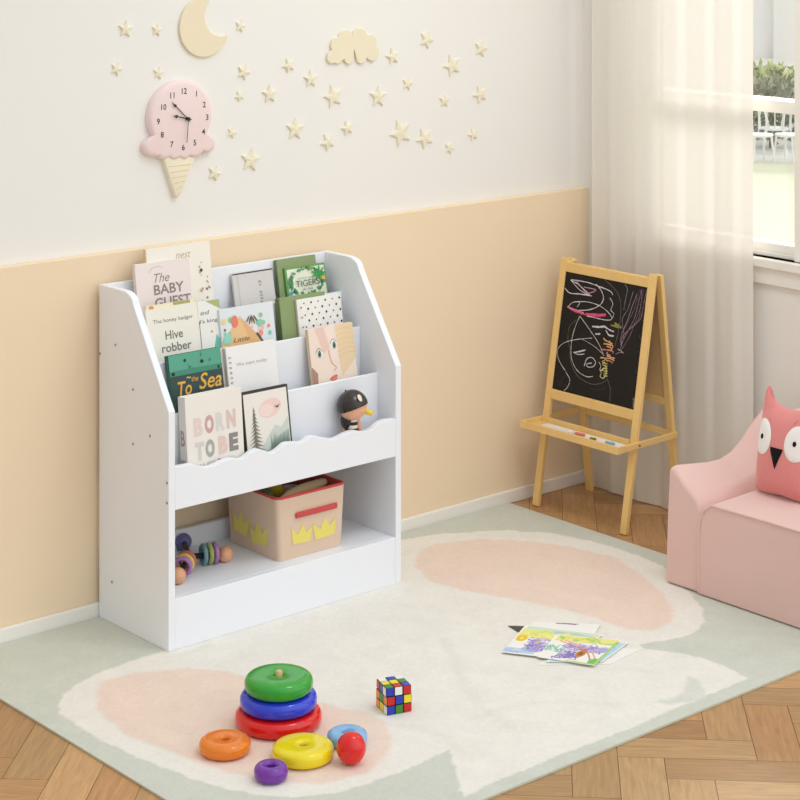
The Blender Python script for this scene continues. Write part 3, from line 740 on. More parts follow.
# ------------------------------------------------------------------ puzzle cube
CS = .0535
ca_, cb_ = at(387, 716, 2, RZ), at(411, 711.5, 2, RZ)
ang = math.atan2(cb_.y-ca_.y, cb_.x-ca_.x)
ctr2 = ca_ + Vector((cos(ang), sin(ang), 0))*CS/2 + Vector((-sin(ang), cos(ang), 0))*CS/2
cu = thing('puzzle_cube', 'small twisty puzzle cube with coloured squares on the rug', 'puzzle cube', (ctr2.x, ctr2.y, RZ), (0, 0, ang))
KB, KW, KR, KG, KY, KO = (34, 58, 178), (240, 240, 236), (206, 26, 28), (58, 138, 38), (240, 222, 40), (240, 140, 40)
front_c = [[KB, KG, KR], [KR, KB, KY], [KB, KW, KR]]                 # bottom, middle, top
left_c = [[KO, KY, KW], [KO, KG, KO], [KR, KB, KW]]                  # back to front, bottom, middle, top
top_c = [[KG, KR, KB], [KY, KY, KG], [KW, KB, KW]]                   # front row to back row
st = CS/3; cr = random.Random(4); allc = [KB, KW, KR, KG, KY, KO]
for k in range(3):
    b = MB()
    for i in range(3):
        for j in range(3):
            x0, y0 = -CS/2+i*st, -CS/2+j*st
            b.box(x0+.0003, x0+st-.0003, y0+.0003, y0+st-.0003, k*st+.0003, k*st+st-.0003, (24, 22, 22))
    g, e = .0011, .0004
    for i in range(3):
        x0 = -CS/2+i*st; z0_ = k*st
        b.box(x0+g, x0+st-g, -CS/2-e, -CS/2+.001, z0_+g, z0_+st-g, front_c[k][i]); b.box(x0+g, x0+st-g, CS/2-.001, CS/2+e, z0_+g, z0_+st-g, cr.choice(allc))
        b.box(-CS/2-e, -CS/2+.001, -CS/2+(2-i)*st+g, -CS/2+(3-i)*st-g, z0_+g, z0_+st-g, left_c[k][i]); b.box(CS/2-.001, CS/2+e, x0+g, x0+st-g, z0_+g, z0_+st-g, cr.choice(allc))
        if k == 2:
            for j in range(3): b.box(x0+g, x0+st-g, -CS/2+j*st+g, -CS/2+(j+1)*st-g, CS-.001, CS+e, top_c[j][i])
    b.build('cube_layer', vcol_mat('cube_plastic', .3, .5), cu, bevel=.0006, segs=1, rot=(0, 0, rad(-3.5 if k == 2 else 0)))

# ------------------------------------------------------------------ children's drawings on the rug
def lerp2(Q, u, v):
    a = Q[0].lerp(Q[1], u); b_ = Q[3].lerp(Q[2], u); return a.lerp(b_, v)
GD = 'drawings fanned out on the rug'
def sheet(label, px, z, color=(244, 242, 236), art=None):
    Q = [at(x, y, 2, z+.0006) for x, y in px]            # front-left, front-right, back-right, back-left
    c = (Q[0]+Q[1]+Q[2]+Q[3])/4
    root = thing('drawing_sheet', label, 'drawing', (c.x, c.y, z), (0, 0, 0), GD)
    L = [q-c for q in Q]
    MB().prism([(p.x, p.y, 0) for p in L], (0, 0, .0006)).build('paper', mat('sheet_'+str(color), color, .8, .2), root)
    if art:
        w_, h_ = (L[1]-L[0]).length, (L[3]-L[0]).length
        A = Raster(w_, h_, lambda u, v, d: tuple(lerp2(L, u, 1-v).xy)+(.0006+d,), color)
        art(A); A.build('crayon_drawing', root)
    return root
class Raster:
    """crayon marks on a fine grid of the sheet: u to the right, v down, 0..1"""
    def __init__(s, w, h, place, base, n=(170, 120)):
        s.w, s.h, s.place = w, h, place; s.U, s.V = np.meshgrid(np.linspace(0, 1, n[0]), np.linspace(0, 1, n[1])); s.n = n
        s.c = np.zeros(s.U.shape+(3,)); s.c[:] = cl3(base)
    def _m(s, m, col): s.c[m] = cl3(col); return s
    def rect(s, col, u0, v0, u1, v1): return s._m((s.U >= u0) & (s.U <= u1) & (s.V >= v0) & (s.V <= v1), col)
    def ell(s, col, u, v, ru, rv, n=0, rot=0): return s._m(((s.U-u)/ru)**2+((s.V-v)/rv)**2 < 1, col)
    def stroke(s, col, pts, width):
        d = np.full(s.U.shape, 1e9)
        for (a, b), (c, e) in zip(pts[:-1], pts[1:]):
            ax, ay, bx, by = a*s.w, b*s.h, (c-a)*s.w, (e-b)*s.h
            X_, Y_ = s.U*s.w-ax, s.V*s.h-ay; t = np.clip((X_*bx+Y_*by)/(bx*bx+by*by+1e-12), 0, 1); d = np.minimum(d, np.hypot(X_-t*bx, Y_-t*by))
        return s._m(d < width/2, col)
    def build(s, name, parent):
        nx, ny = s.n; vs = [s.place(u, v, .0002) for u, v in zip(s.U.ravel(), s.V.ravel())]
        ix = np.arange(nx*ny).reshape(ny, nx); fs = np.stack([ix[1:, :-1], ix[1:, 1:], ix[:-1, 1:], ix[:-1, :-1]], -1).reshape(-1, 4)
        me = bpy.data.meshes.new(name); me.from_pydata(vs, [], fs.tolist())
        ca = me.color_attributes.new('Col', 'FLOAT_COLOR', 'POINT'); cc = np.ones((nx*ny, 4), dtype=np.float32); cc[:, :3] = s.c.reshape(-1, 3)
        ca.data.foreach_set('color', cc.ravel()); me.materials.append(vcol_mat('crayon_paper', .8, .2)); me.update()
        o = bpy.data.objects.new(name, me); COL.objects.link(o); o.parent = parent; return o
rs = random.Random(21)
def scrib(A, col, u, v, ru, rv, n=10, wd=.0022):
    pts = []
    for k in range(n):
        a = rs.uniform(0, 2*PI); r_ = math.sqrt(rs.random()); pts.append((min(.99, max(.01, u+ru*r_*cos(a))), min(.99, max(.01, v+rv*r_*sin(a)))))
    A.stroke(col, smooth_curve(pts, 4), wd)
PU, LV, YL, SK, GN, ORG = (152, 138, 198), (190, 180, 224), (236, 228, 110), (176, 204, 232), (120, 196, 110), (226, 150, 70)
def art_d1(A):
    A.rect((238, 232, 140), .02, .12, .98, .42); A.rect((214, 228, 204), .05, .02, .98, .14); A.rect((206, 214, 236), .0, .80, .45, .97)
    for _ in range(14): scrib(A, rs.choice([(236, 228, 110), (244, 238, 160), (214, 226, 130)]), rs.uniform(.1, .9), rs.uniform(.15, .4), .16, .1, 8, .003)
    for _ in range(8): scrib(A, rs.choice([SK, (190, 210, 200)]), rs.uniform(.3, .9), rs.uniform(.03, .18), .14, .05, 7, .003)
    A.ell((240, 210, 70), .10, .46, .075, .12); A.ell((232, 170, 70), .10, .46, .05, .08); A.ell((244, 226, 90), .10, .46, .035, .06)
    for u, v in ((.30, .55), (.42, .62), (.55, .58), (.36, .72), (.50, .74)): A.ell((206, 196, 228), u, v, .085, .10, 10)
    for _ in range(44): scrib(A, rs.choice([PU, LV, LV, (134, 118, 186), (150, 132, 204)]), rs.uniform(.25, .62), rs.uniform(.42, .80), .09, .11, 6, .0020)
    for _ in range(8): scrib(A, rs.choice([SK, (150, 180, 224)]), rs.uniform(.03, .4), rs.uniform(.82, .95), .12, .05, 6, .003)
    for u, v in ((.36, .55), (.52, .60)): A.ell((236, 190, 80), u, v, .025, .05)
def art_d2(A):
    A.rect((236, 230, 150), .05, .02, .98, .25)
    for _ in range(10): scrib(A, rs.choice([YL, (176, 214, 120)]), rs.uniform(.1, .95), rs.uniform(.05, .25), .14, .08, 7, .003)
    for u, v in ((.36, .42), (.52, .40), (.68, .44), (.84, .46), (.36, .74), (.50, .78)): A.ell((204, 194, 228), u, v, .10, .09, 10)
    for _ in range(34): scrib(A, rs.choice([PU, LV, LV, (134, 118, 186)]), rs.uniform(.30, .95), rs.uniform(.30, .55), .12, .09, 6, .0020)
    for _ in range(22): scrib(A, rs.choice([PU, (134, 118, 186)]), rs.uniform(.28, .60), rs.uniform(.60, .92), .10, .10, 6, .0020)
    A.stroke((226, 130, 80), smooth_curve([(.15, .25), (.45, .42), (.72, .62), (.9, .95)]), .0032); A.stroke((232, 160, 90), smooth_curve([(.2, .2), (.5, .38), (.78, .58), (.96, .9)]), .0026)
    A.ell((196, 140, 60), .62, .66, .075, .13); A.ell((150, 100, 50), .62, .66, .04, .07)
    for _ in range(8): scrib(A, (130, 200, 170), rs.uniform(.05, .28), rs.uniform(.5, .9), .09, .12, 6, .002)
    for _ in range(8): scrib(A, GN, rs.uniform(.82, .97), rs.uniform(.8, .95), .06, .06, 6, .003)
    A.stroke((170, 214, 90), [(.5, .97), (.98, .97), (.98, .1)], .004)
def art_d3(A):
    A.rect((192, 224, 238), .05, .05, .98, .98)
    for _ in range(14): scrib(A, rs.choice([(170, 214, 236), (150, 212, 206), (190, 226, 240)]), rs.uniform(.1, .9), rs.uniform(.1, .9), .2, .2, 7, .003)
    for _ in range(8): scrib(A, GN, rs.uniform(.6, .9), rs.uniform(.75, .97), .12, .1, 6, .003)
def art_d4(A):
    for _ in range(3): scrib(A, (150, 110, 160), .5, .06, .2, .04, 6, .002)
z = RZ+.0003
sheet('plain white sheet peeking out at the front right of the drawings', [(537.5, 665), (610, 664), (641, 649), (566, 645)], z, art=lambda A: [scrib(A, (200, 190, 210), .8, .5, .1, .2, 6, .001)])
sheet('dark grey sheet showing one corner behind the drawing with a sun', [(518.5, 632), (545, 634), (548, 626.5), (508, 625.6)], z+.0010, (92, 84, 78))
sheet('white sheet showing a strip behind the upper edge of the drawings', [(524, 634), (590, 642), (600.5, 624.5), (533, 621.5)], z+.0020, art=art_d4)
sheet('blue crayon drawing peeking out right of the purple flower drawings', [(545, 662), (602, 662), (629, 642.5), (575, 640)], z+.0030, art=art_d3)
sheet('drawing with a yellow sun and purple flowers at the left of the pile', [(501.5, 652), (568, 660), (603, 634.5), (525.5, 625)], z+.0040, art=art_d1)
sheet('drawing with an orange rainbow and purple flowers on top of the pile', [(537, 657), (594, 665.5), (621.5, 640), (556, 634.5)], z+.0050, art=art_d2)

# ------------------------------------------------------------------ easel
EW = mat('easel_pine', (239, 202, 132), .45, .4, .05, 25)
ex0, ez1, sl = 1.318, .645, .172                                        # foot of the front legs, height, lean
xf = lambda z: ex0+sl*z
xb0 = 1.524; slb = (xb0-xf(ez1)-.022)/ez1
xb = lambda z: xb0-slb*z
EYL, EYR = -.057, -.371
ez = thing('easel', 'yellow wooden kids easel with chalk scribbles in the corner by curtain', 'easel', ((ex0+xb0)/2, (EYL+EYR)/2, 0))
def EP(b, name, m=EW, parent=None, bevel=.0015, **k):
    o = b.build(name, m, parent or ez, bevel=bevel, **k); o.matrix_parent_inverse = Matrix.Translation(-Vector(ez.location)); return o
LW, LD = .021, .012
nf = Vector((1, 0, -sl)).normalized()
for y in (EYL, EYR):
    EP(MB().bar((xf(0.001), y, 0.001), (xf(ez1), y, ez1), LW, LD), 'leg')
for y in (EYL, EYR):
    EP(MB().bar((xb(0.001), y, 0.001), (xb(ez1-.004), y, ez1-.004), LW, LD), 'leg')
zi = lambda px, py: at_pl(px, py, (1, 0, -sl), ex0)
bt, bb = (zi(562.6, 271).z+zi(648.8, 287).z)/2, (zi(549, 388).z+zi(634.4, 409).z)/2
yl_, yr_ = EYL-LW/2, EYR+LW/2
EP(MB().bar((xf(bt+.013), yl_, bt+.013), (xf(bt+.013), yr_, bt+.013), .026, LD, side=Vector((0, 0, 1))), 'rail')
EP(MB().bar((xf(bb-.013), yl_, bb-.013), (xf(bb-.013), yr_, bb-.013), .026, LD, side=Vector((0, 0, 1))), 'rail')
off = -.002
bd = EP(MB().prism([(xf(z_)+o_, y_, z_) for z_, y_, o_ in ((bb, yl_, off), (bb, yr_, off), (bt, yr_, off), (bt, yl_, off))], Vector((.006, 0, 0))), 'chalkboard', mat('chalkboard_black', (24, 22, 23), .6, .3, .25, 15), bevel=0)
# chalk strokes traced on the board plane
dpl = ex0+off
mbk = MB(); lay = [0]
def chalk(col, pts, wd=.0022, sx=5, ox=530, oy=250, rough=True):
    W3 = [at_pl(ox+x/sx, oy+y/sx, (1, 0, -sl), dpl) for x, y in smooth_curve(pts, 6)]
    W3 = [p for p in W3 if yr_+.002 < p.y < yl_-.002 and bb+.002 < p.z < bt-.002]
    if len(W3) < 2: return
    d = -nf*(.0004+.00001*lay[0]); lay[0] += 1; Lf = []; Rt = []
    for i, p in enumerate(W3):
        t = (W3[min(i+1, len(W3)-1)]-W3[max(i-1, 0)]).normalized(); n_ = t.cross(nf)*wd/2*(rs.uniform(.5, 1.1) if rough else 1)
        Lf.append(p+n_+d); Rt.append(p-n_+d)
    m_ = len(W3); mbk.add(Lf+Rt, [(i, i+1, m_+i+1, m_+i) for i in range(m_-1)], col)
WH, LVD, PKC = (214, 208, 212), (150, 136, 150), (216, 90, 130)
chalk(WH, [(205,150),(250,200),(300,225),(240,170),(205,150),(280,160),(340,180),(400,205),(415,225)], .003)
chalk(WH, [(175,190),(200,215),(250,220),(310,230)], .003); chalk((190,150,165), [(230,150),(260,190),(290,215),(330,200),(270,185)], .003)
chalk(WH, [(330,170),(355,200),(368,240),(350,275),(300,298),(240,302)], .0028); chalk(WH, [(190,285),(215,262),(250,262),(235,285)], .002)
chalk(PKC, [(188,282),(225,305),(275,322),(330,330),(378,327)], .006); chalk(PKC, [(280,318),(340,322),(380,322)], .005); chalk((226,140,170), [(188,285),(230,300),(270,315)], .004)
chalk(WH, [(225,258),(290,260),(350,280),(395,315),(410,345),(380,350),(330,340),(285,330)], .0022); chalk(WH, [(400,240),(415,270),(405,300),(420,320),(408,345)], .002)
chalk((200,200,196), [(250,330),(225,390),(208,460),(208,540),(235,600),(280,632),(315,632)], .0022); chalk((200,200,196), [(250,330),(300,400),(345,470),(370,530)], .0022)
chalk((110,104,90), [(235,350),(200,380),(190,440),(200,500),(205,560),(240,630),(300,668),(350,668),(385,650)], .002)
chalk(WH, [(310,440),(230,448),(170,465),(138,500),(145,550),(180,610),(200,650),(185,690),(165,705)], .002)
chalk((180,176,170), [(260,445),(320,480),(370,525)], .0018)
chalk(WH, [(218,512),(245,508),(278,500)], .004); chalk(WH, [(218,510),(240,522),(272,520)], .0025)
chalk(WH, [(272,580),(285,545),(310,538),(328,560),(318,582),(290,585),(285,570),(310,565)], .0025)
chalk(WH, [(312,382),(345,385),(375,382)], .005); chalk(WH, [(328,420),(352,420)], .005); chalk(WH, [(370,380),(400,400),(420,408)], .004); chalk(WH, [(380,400),(395,425),(420,430)], .004)
chalk((150,150,80), [(405,375),(440,385),(455,385),(425,365),(440,388)], .006)
for k in range(9): chalk(rs.choice([(226,150,110),(220,170,120),(200,140,130)]), [(360+rs.uniform(-8,40), 440+k*14),(385+rs.uniform(-10,30), 452+k*13),(405+rs.uniform(-10,20), 470+k*12)], .004)
for k in range(6): chalk((196,190,110), [(378+rs.uniform(-10,10), 545+k*14),(370+rs.uniform(-10,16), 560+k*14),(388, 570+k*12)], .003)
chalk((206,206,150), [(352,610),(370,590),(385,605),(370,640),(352,632),(360,612)], .0028); chalk(WH, [(345,560),(355,580),(350,600),(365,598)], .002)
chalk((96,92,88), [(375,150),(420,190),(450,240),(455,310),(445,400),(425,480)], .003); chalk((130,124,122), [(470,165),(488,195),(480,240),(470,300)], .0025)
for k in range(6):
    x_ = 498+k*13+rs.uniform(-6, 6); chalk(rs.choice([LVD, (120,100,112), (150,124,140)]), [(x_+18+rs.uniform(-8,8), 195+rs.uniform(0,40)),(x_+rs.uniform(-14,6), 290),(x_-24+k*3+rs.uniform(-8,8), 350),(468+rs.uniform(-14,16), 430),(455+rs.uniform(-6,6), 470+rs.uniform(0,35))], .0022)
chalk((130,110,120), [(560,195),(555,280),(530,350),(500,430),(455,505)], .0022); chalk(WH, [(440,495),(465,512)], .002); chalk((150,140,140), [(430,520),(450,512),(470,515)], .002)
for k in range(14): chalk((92,84,90), [(560+rs.uniform(-20,20), 200+k*28),(550+rs.uniform(-15,25), 225+k*28)], .0018)
for k in range(10): chalk((78,76,74), [(545+rs.uniform(-15,12), 520+k*24),(540+rs.uniform(-12,12), 545+k*24)], .002)
chalk((110,110,100), [(385,640),(402,690),(400,760)], .002); chalk((70,66,62), [(300,690),(340,700),(380,690)], .002); chalk((120,118,114), [(520,740),(518,790)], .006)
for k in range(6): chalk((70,66,64), [(130+rs.uniform(0,60), 600+rs.uniform(0,80)),(150+rs.uniform(0,80), 620+rs.uniform(0,80))], .002)
ck = mbk.build('chalk_marks', vcol_mat('chalk', .95, .05), bd, fix=False); 
# rear board of plain wood
rbz0, rbz1 = .315, ez1-.02
EP(MB().prism([(xb(z_)+.002, y_, z_) for z_, y_ in ((rbz0, yl_), (rbz0, yr_), (rbz1, yr_), (rbz1, yl_))], Vector((.005, 0, 0))), 'rear_board', mat('easel_rear_board', (226, 190, 140), .6, .3, .04, 25), bevel=0)
EP(MB().bar((xb(rbz0-.008), yl_, rbz0-.008), (xb(rbz0-.008), yr_, rbz0-.008), .018, .010, side=Vector((0, 0, 1))), 'rail')
for y in (EYL-.012, EYR+.012): EP(MB().tube([(xf(ez1-.012)-.004, y, ez1-.010), (xb(ez1-.012)+.006, y, ez1-.010)], .005, 12), 'hinge', smooth=40)
# braces and tray
ZT = .222
for y in (EYL+.004+LW/2, EYR-.004-LW/2):
    EP(MB().bar((xf(ZT)-.060, y, ZT), (xb(ZT)+.004, y, ZT+.002), .007, .016, side=Vector((0, 1, 0))), 'brace')
    EP(MB().tube([(xf(ZT), y-.006, ZT), (xf(ZT), y+.006, ZT)], .0025, 10), 'bolt', mat('bolt_bronze', (150, 96, 60), .4, metal=.6), smooth=40, bevel=0)
EP(MB().bar((xb(ZT)+.0, yl_, ZT+.002), (xb(ZT)+.0, yr_, ZT+.002), .016, .009, side=Vector((0, 0, 1))), 'rail')
ty0, ty1 = EYR-.012+.0035, EYL+.012-.0035; tx0, tx1 = xf(ZT)-.074, xf(ZT)-.008
tyA, tyB = EYR-.004-LW/2-.0035, EYL+.004+LW/2+.0035
tr_ = EP(MB().box(tx0, tx1, tyA+.007, tyB-.007, ZT-.008, ZT-.004).box(tx0-.006, tx0, tyA, tyB, ZT-.010, ZT+.010).box(tx1, tx1+.006, EYR+LW/2+.001, EYL-LW/2-.001, ZT-.008, ZT+.010).box(tx0, tx0+.02, tyA, tyA+.007, ZT-.009, ZT+.009).box(tx0, tx0+.02, tyB-.007, tyB, ZT-.009, ZT+.009), 'tray')
# paper and chalks lying on the tray
tp = MB().box(tx0+.008, tx1-.004, EYR+.012, EYL-.020, ZT-.0038, ZT-.0030).build('paper_sheet', mat('tray_paper', (238, 234, 232), .8, .2)); tag(tp, 'white paper sheet lying in the easel tray', 'paper')
for lab, col, px, a_, ln in (('pink chalk stick lying on the paper in the easel tray', (226, 130, 120), (580, 434), .3, .03), ('olive green chalk stub lying on the paper in the easel tray', (120, 120, 50), (593, 439), 1.0, .016), ('light blue chalk stick at the right end of easel tray', (130, 186, 200), (610, 443), .4, .026), ('white chalk stick at the left of the pink chalk in easel tray', (244, 240, 236), (571, 432), .8, .016)):
    q = at(px[0], px[1], 2, ZT+.001)
    M = Matrix.Rotation(-PI/2+a_*.3, 4, 'Z') @ Matrix.Rotation(PI/2, 4, 'Y')
    tag(MB().lathe([(0, -ln/2), (.0038, -ln/2), (.0038, ln/2), (0, ln/2)], 14, M).build('chalk_stick', mat('chalk_'+lab[:6], col, .9, .1), smooth=40, loc=(min(max(q.x, tx0+.006), tx1-.006), q.y, ZT+.0009)), lab, 'chalk', 'chalks in the easel tray')

# ------------------------------------------------------------------ sofa
SOF = mat('sofa_velvet', (233, 197, 188), .8, .25, .03, 12, .15, 300, sheen=.35)
sx0, sx1 = 1.121, 1.520; sy1, sy0 = -.682, -1.310; sc_ = (sy0+sy1)/2
sf = thing('kids_sofa', 'pink low kids sofa at the right edge of the rug', 'sofa', ((sx0+sx1)/2, sc_, RZ))
def SP(b, name, m=SOF, parent=None, **k):
    o = b.build(name, m, parent or sf, smooth=60, **k); o.matrix_parent_inverse = Matrix.Translation(-Vector(sf.location)); return o
SB = RZ+.002
armp = [(1.121, .281, .220), (1.14, .284, .223), (1.18, .279, .224), (1.25, .270, .226), (1.30, .269, .230), (1.34, .279, .240), (1.38, .302, .258), (1.42, .335, .285), (1.46, .362, .330), (1.50, .372, .345), (1.518, .365, .340)]
for sgn in (1, -1):
    secs = []
    for x, zo, zi_ in armp:
        sq = [(sy1-.000, SB), (sy1-.001, SB+.05), (sy1-.004, .15), (sy1-.011, zo-.012), (sy1-.017, zo), (sy1-.030, zo-.004), (sy1-.060, zo*.55+zi_*.45-.006), (sy1-.095, zi_+.004), (sy1-.112, zi_-.03), (sy1-.108, .10), (sy1-.104, SB)]
        if sgn < 0: sq = [(sy0+sy1-y_, z_) for y_, z_ in sq]
        secs.append([Vector((x, y_, z_)) for y_, z_ in sq])
    b = MB().loft(secs)
    arm = SP(b, 'armrest', bevel=.008, segs=3)
    pipe = [secs[0][i]+Vector((-.0005, 0, 0)) for i in (8, 9, 10)]
    # seam along the front of the arm
    yk = (lambda y_: y_) if sgn > 0 else (lambda y_: sy0+sy1-y_)
seat_y1, seat_y0 = sy1-.106, sy0+.106
b = MB()
secs = []
for x, dz_, e_ in ((1.1165, 0, .006), (1.1175, 0, 0), (1.30, .004, 0), (1.36, .004, 0)):
    z1_ = .221+dz_
    secs.append([Vector((x, y_, z_)) for y_, z_ in ((seat_y1-e_, SB+e_), (seat_y1-e_, .14), (seat_y1-.004-e_, .176), (seat_y1-.016-e_, .204), (seat_y1-.038-e_, z1_-e_), (seat_y0+.038+e_, z1_-e_), (seat_y0+.016+e_, .204), (seat_y0+.004+e_, .176), (seat_y0+e_, .14), (seat_y0+e_, SB+e_))])
seat = SP(MB().loft(secs), 'seat_cushion', bevel=.006, segs=3)
pts = [(1.1165, y_, z_) for y_, z_ in ((seat_y1-.001, SB+.004), (seat_y1-.001, .08), (seat_y1-.001, .14), (seat_y1-.004, .175), (seat_y1-.016, .203), (seat_y1-.038, .220), (sc_, .221), (seat_y0+.038, .220), (seat_y0+.016, .203), (seat_y0+.004, .175), (seat_y0+.001, .14), (seat_y0+.001, SB+.004))]
pp_ = SP(MB().tube(pts, .0028, 8), 'piping', parent=seat); pp_.matrix_parent_inverse = Matrix.Identity(4)
secs = []
for y_ in (seat_y1+.004, seat_y1-.02, (seat_y1*2+seat_y0)/3, (seat_y1+seat_y0*2)/3, seat_y0+.02, seat_y0-.004):
    hh = .345 if y_ in (seat_y1+.004, seat_y0-.004) else .385
    secs.append([Vector((x, y_, z_)) for x, z_ in ((1.338, SB), (1.345, .21), (1.370, .29), (1.404, hh-.03), (1.424, hh-.006), (1.448, hh), (1.500, hh-.005), (1.516, hh-.03), (1.519, .2), (1.519, SB))])
SP(MB().loft(secs), 'backrest', bevel=.008, segs=3)

# ------------------------------------------------------------------ owl cushion
OW = mat('owl_felt', (229, 142, 139), .85, .2, .03, 40, .1, 400, sheen=.4)
oc = Vector((1.274, -.905, .2256))
HWd, OH = .0800, .200
outl = []
def osp(a, b, n): return [(a[0]+(b[0]-a[0])*k/n, a[1]+(b[1]-a[1])*k/n) for k in range(n)]
half = smooth_curve([(0, .004), (.045, .0), (.070, .003), (.0785, .014), (.080, .05), (.080, .10), (.080, .15), (.0795, .185), (.0785, .212), (.0755, .232), (.070, .2425), (.0655, .240), (.060, .226), (.050, .212), (.036, .205), (.018, .201), (0, .200)], 4)
full = half+[(-u, v) for u, v in reversed(half[1:-1])]
cc_ = (0, .10)
TH = .042
def odepth(u, v):                        # half thickness of the cushion at (u, v)
    d = 1e9; p = Vector((u, v))
    for i in range(len(full)):
        a, b_ = Vector(full[i]), Vector(full[(i+1) % len(full)]); e = b_-a; t = max(0, min(1, (p-a).dot(e)/max(e.length_squared, 1e-12))); d = min(d, (p-a-e*t).length)
    se = min(.93, (abs(u/.086)**3+abs((v-.1)/.112)**3)**(1/3))
    k = min(1, d/.030)
    return TH*math.sqrt(1-se**2.2)*math.sqrt(max(0, 1-(1-k)**2))
ow = thing('owl_cushion', 'coral pink owl cushion with white felt eyes sitting on the pink sofa', 'cushion', oc, (0, rad(10), 0))
# local: u -> -Y (to the right of the photo), v -> Z, depth -> -X
b = MB(); n_ = len(full); rings = [.0001, .15, .3, .45, .6, .72, .82, .90, .95, .985, 1.0]
for sd in (-1, 1):
    vs = []; fs = []
    for s_ in rings:
        for u, v in full: u1, v1 = u*s_, cc_[1]+(v-cc_[1])*s_; vs.append((sd*(odepth(u1, v1) if s_ < 1 else 0), -u1, v1))
    for k in range(len(rings)-1):
        for i in range(n_): j = (i+1) % n_; fs.append((k*n_+i, k*n_+j, (k+1)*n_+j, (k+1)*n_+i))
    b.add(vs, fs)
b.build('body', OW, ow, smooth=100)
def felt(name, u0, v0, ru, rv, m, lift, rot=0, shape=None):
    b = MB(); N_ = 28; vs = []; fs = []
    rgs = [0.001, .35, .65, .88, 1.0]
    for s_ in rgs:
        for k in range(N_):
            a = 2*PI*k/N_
            if shape: x_, y_ = shape(a)
            else: x_, y_ = ru*cos(a), rv*sin(a)
            x_, y_ = s_*x_, s_*y_; u, v = u0+x_*cos(rot)-y_*sin(rot), v0+x_*sin(rot)+y_*cos(rot)
            vs.append((-odepth(u, v)-lift*(1 if s_ < .99 else .2), -u, v))
    for k in range(len(rgs)-1):
        for i in range(N_): j = (i+1) % N_; fs.append((k*N_+i, k*N_+j, (k+1)*N_+j, (k+1)*N_+i))
    b.add(vs, fs); return b.build(name, m, ow, smooth=60)
FELT = mat('white_felt', (246, 243, 238), .85, .2); FBK = mat('black_felt', (22, 20, 22), .8, .2)
for sg in (-1, 1):
    felt('eye', sg*.0485, .130, .0290, .0410, FELT, .0025, -sg*.10)
    felt('pupil', sg*.0465, .130, .0042, .0065, FBK, .0042)
def tri(a):
    P_ = [Vector((-.0195, .014)), Vector((0, -.034)), Vector((.0195, .014))]; d = Vector((cos(a), sin(a))); best = 0
    for i in range(3):
        p, q = P_[i], P_[(i+1) % 3]; e = q-p; den = d.x*e.y-d.y*e.x
        if abs(den) < 1e-9: continue
        t = (p.x*e.y-p.y*e.x)/den; s_ = (p.x*d.y-p.y*d.x)/den
        if t > 0 and -1e-3 <= s_ <= 1.001: best = max(best, t)
    return d.x*best, d.y*best
felt('beak', 0, .098, 0, 0, FBK, .0030, 0, tri)

# ------------------------------------------------------------------ sheer curtain
cm, nt, b = nodes('sheer_linen')
nt.nodes.remove(b); out = nt.nodes['Material Output']
df = nt.nodes.new('ShaderNodeBsdfDiffuse'); tl = nt.nodes.new('ShaderNodeBsdfTranslucent'); tp_ = nt.nodes.new('ShaderNodeBsdfTransparent')
tc = nt.nodes.new('ShaderNodeTexCoord'); mp = nt.nodes.new('ShaderNodeMapping'); mp.inputs['Scale'].default_value = (60, 500, 60)
nz = nt.nodes.new('ShaderNodeTexNoise'); nz.inputs['Scale'].default_value = 1; nz.inputs['Detail'].default_value = 4
mxc = nt.nodes.new('ShaderNodeMix'); mxc.data_type = 'RGBA'; mxc.inputs['A'].default_value = rgb((240, 235, 225)); mxc.inputs['B'].default_value = rgb((249, 245, 238))
nt.links.new(tc.outputs['Object'], mp.inputs[0]); nt.links.new(mp.outputs[0], nz.inputs['Vector']); nt.links.new(nz.outputs['Fac'], mxc.inputs['Factor'])
nt.links.new(mxc.outputs['Result'], df.inputs['Color']); nt.links.new(mxc.outputs['Result'], tl.inputs['Color'])
m1 = nt.nodes.new('ShaderNodeMixShader'); m1.inputs['Fac'].default_value = .21; m2 = nt.nodes.new('ShaderNodeMixShader'); m2.inputs['Fac'].default_value = .035
nt.links.new(df.outputs[0], m1.inputs[1]); nt.links.new(tl.outputs[0], m1.inputs[2]); nt.links.new(m1.outputs[0], m2.inputs[1]); nt.links.new(tp_.outputs[0], m2.inputs[2]); nt.links.new(m2.outputs[0], out.inputs['Surface'])
CX = 1.551; cy1, cy0 = at(592.5, 200, 0, CX).y, at(752, 200, 0, CX).y
NU, NV = 220, 40
b = MB(); vs = []
for j in range(NV+1):
    v = j/NV; z = .003+2.28*v
    for i in range(NU+1):
        u = i/NU
        fold = .0034*sin(u*2*PI*5.3+.6*sin(u*9)+.5*v)+.0010*sin(u*2*PI*11.7+1.3+v)
        flare = .003*(1-v)*sin(u*2*PI*3.1)
        vs.append((CX+fold+flare, cy1+(cy0-cy1)*u+.004*sin(u*2*PI*6.3+1.5), z+(.004*sin(u*17) if j == 0 else 0)*0))
fs = [(j*(NU+1)+i, j*(NU+1)+i+1, (j+1)*(NU+1)+i+1, (j+1)*(NU+1)+i) for j in range(NV) for i in range(NU)]
b.add(vs, fs)
tag(b.build('sheer_curtain', cm, smooth=180, fix=False), 'sheer off white linen curtain hanging from above to the floor beside the window', 'curtain')

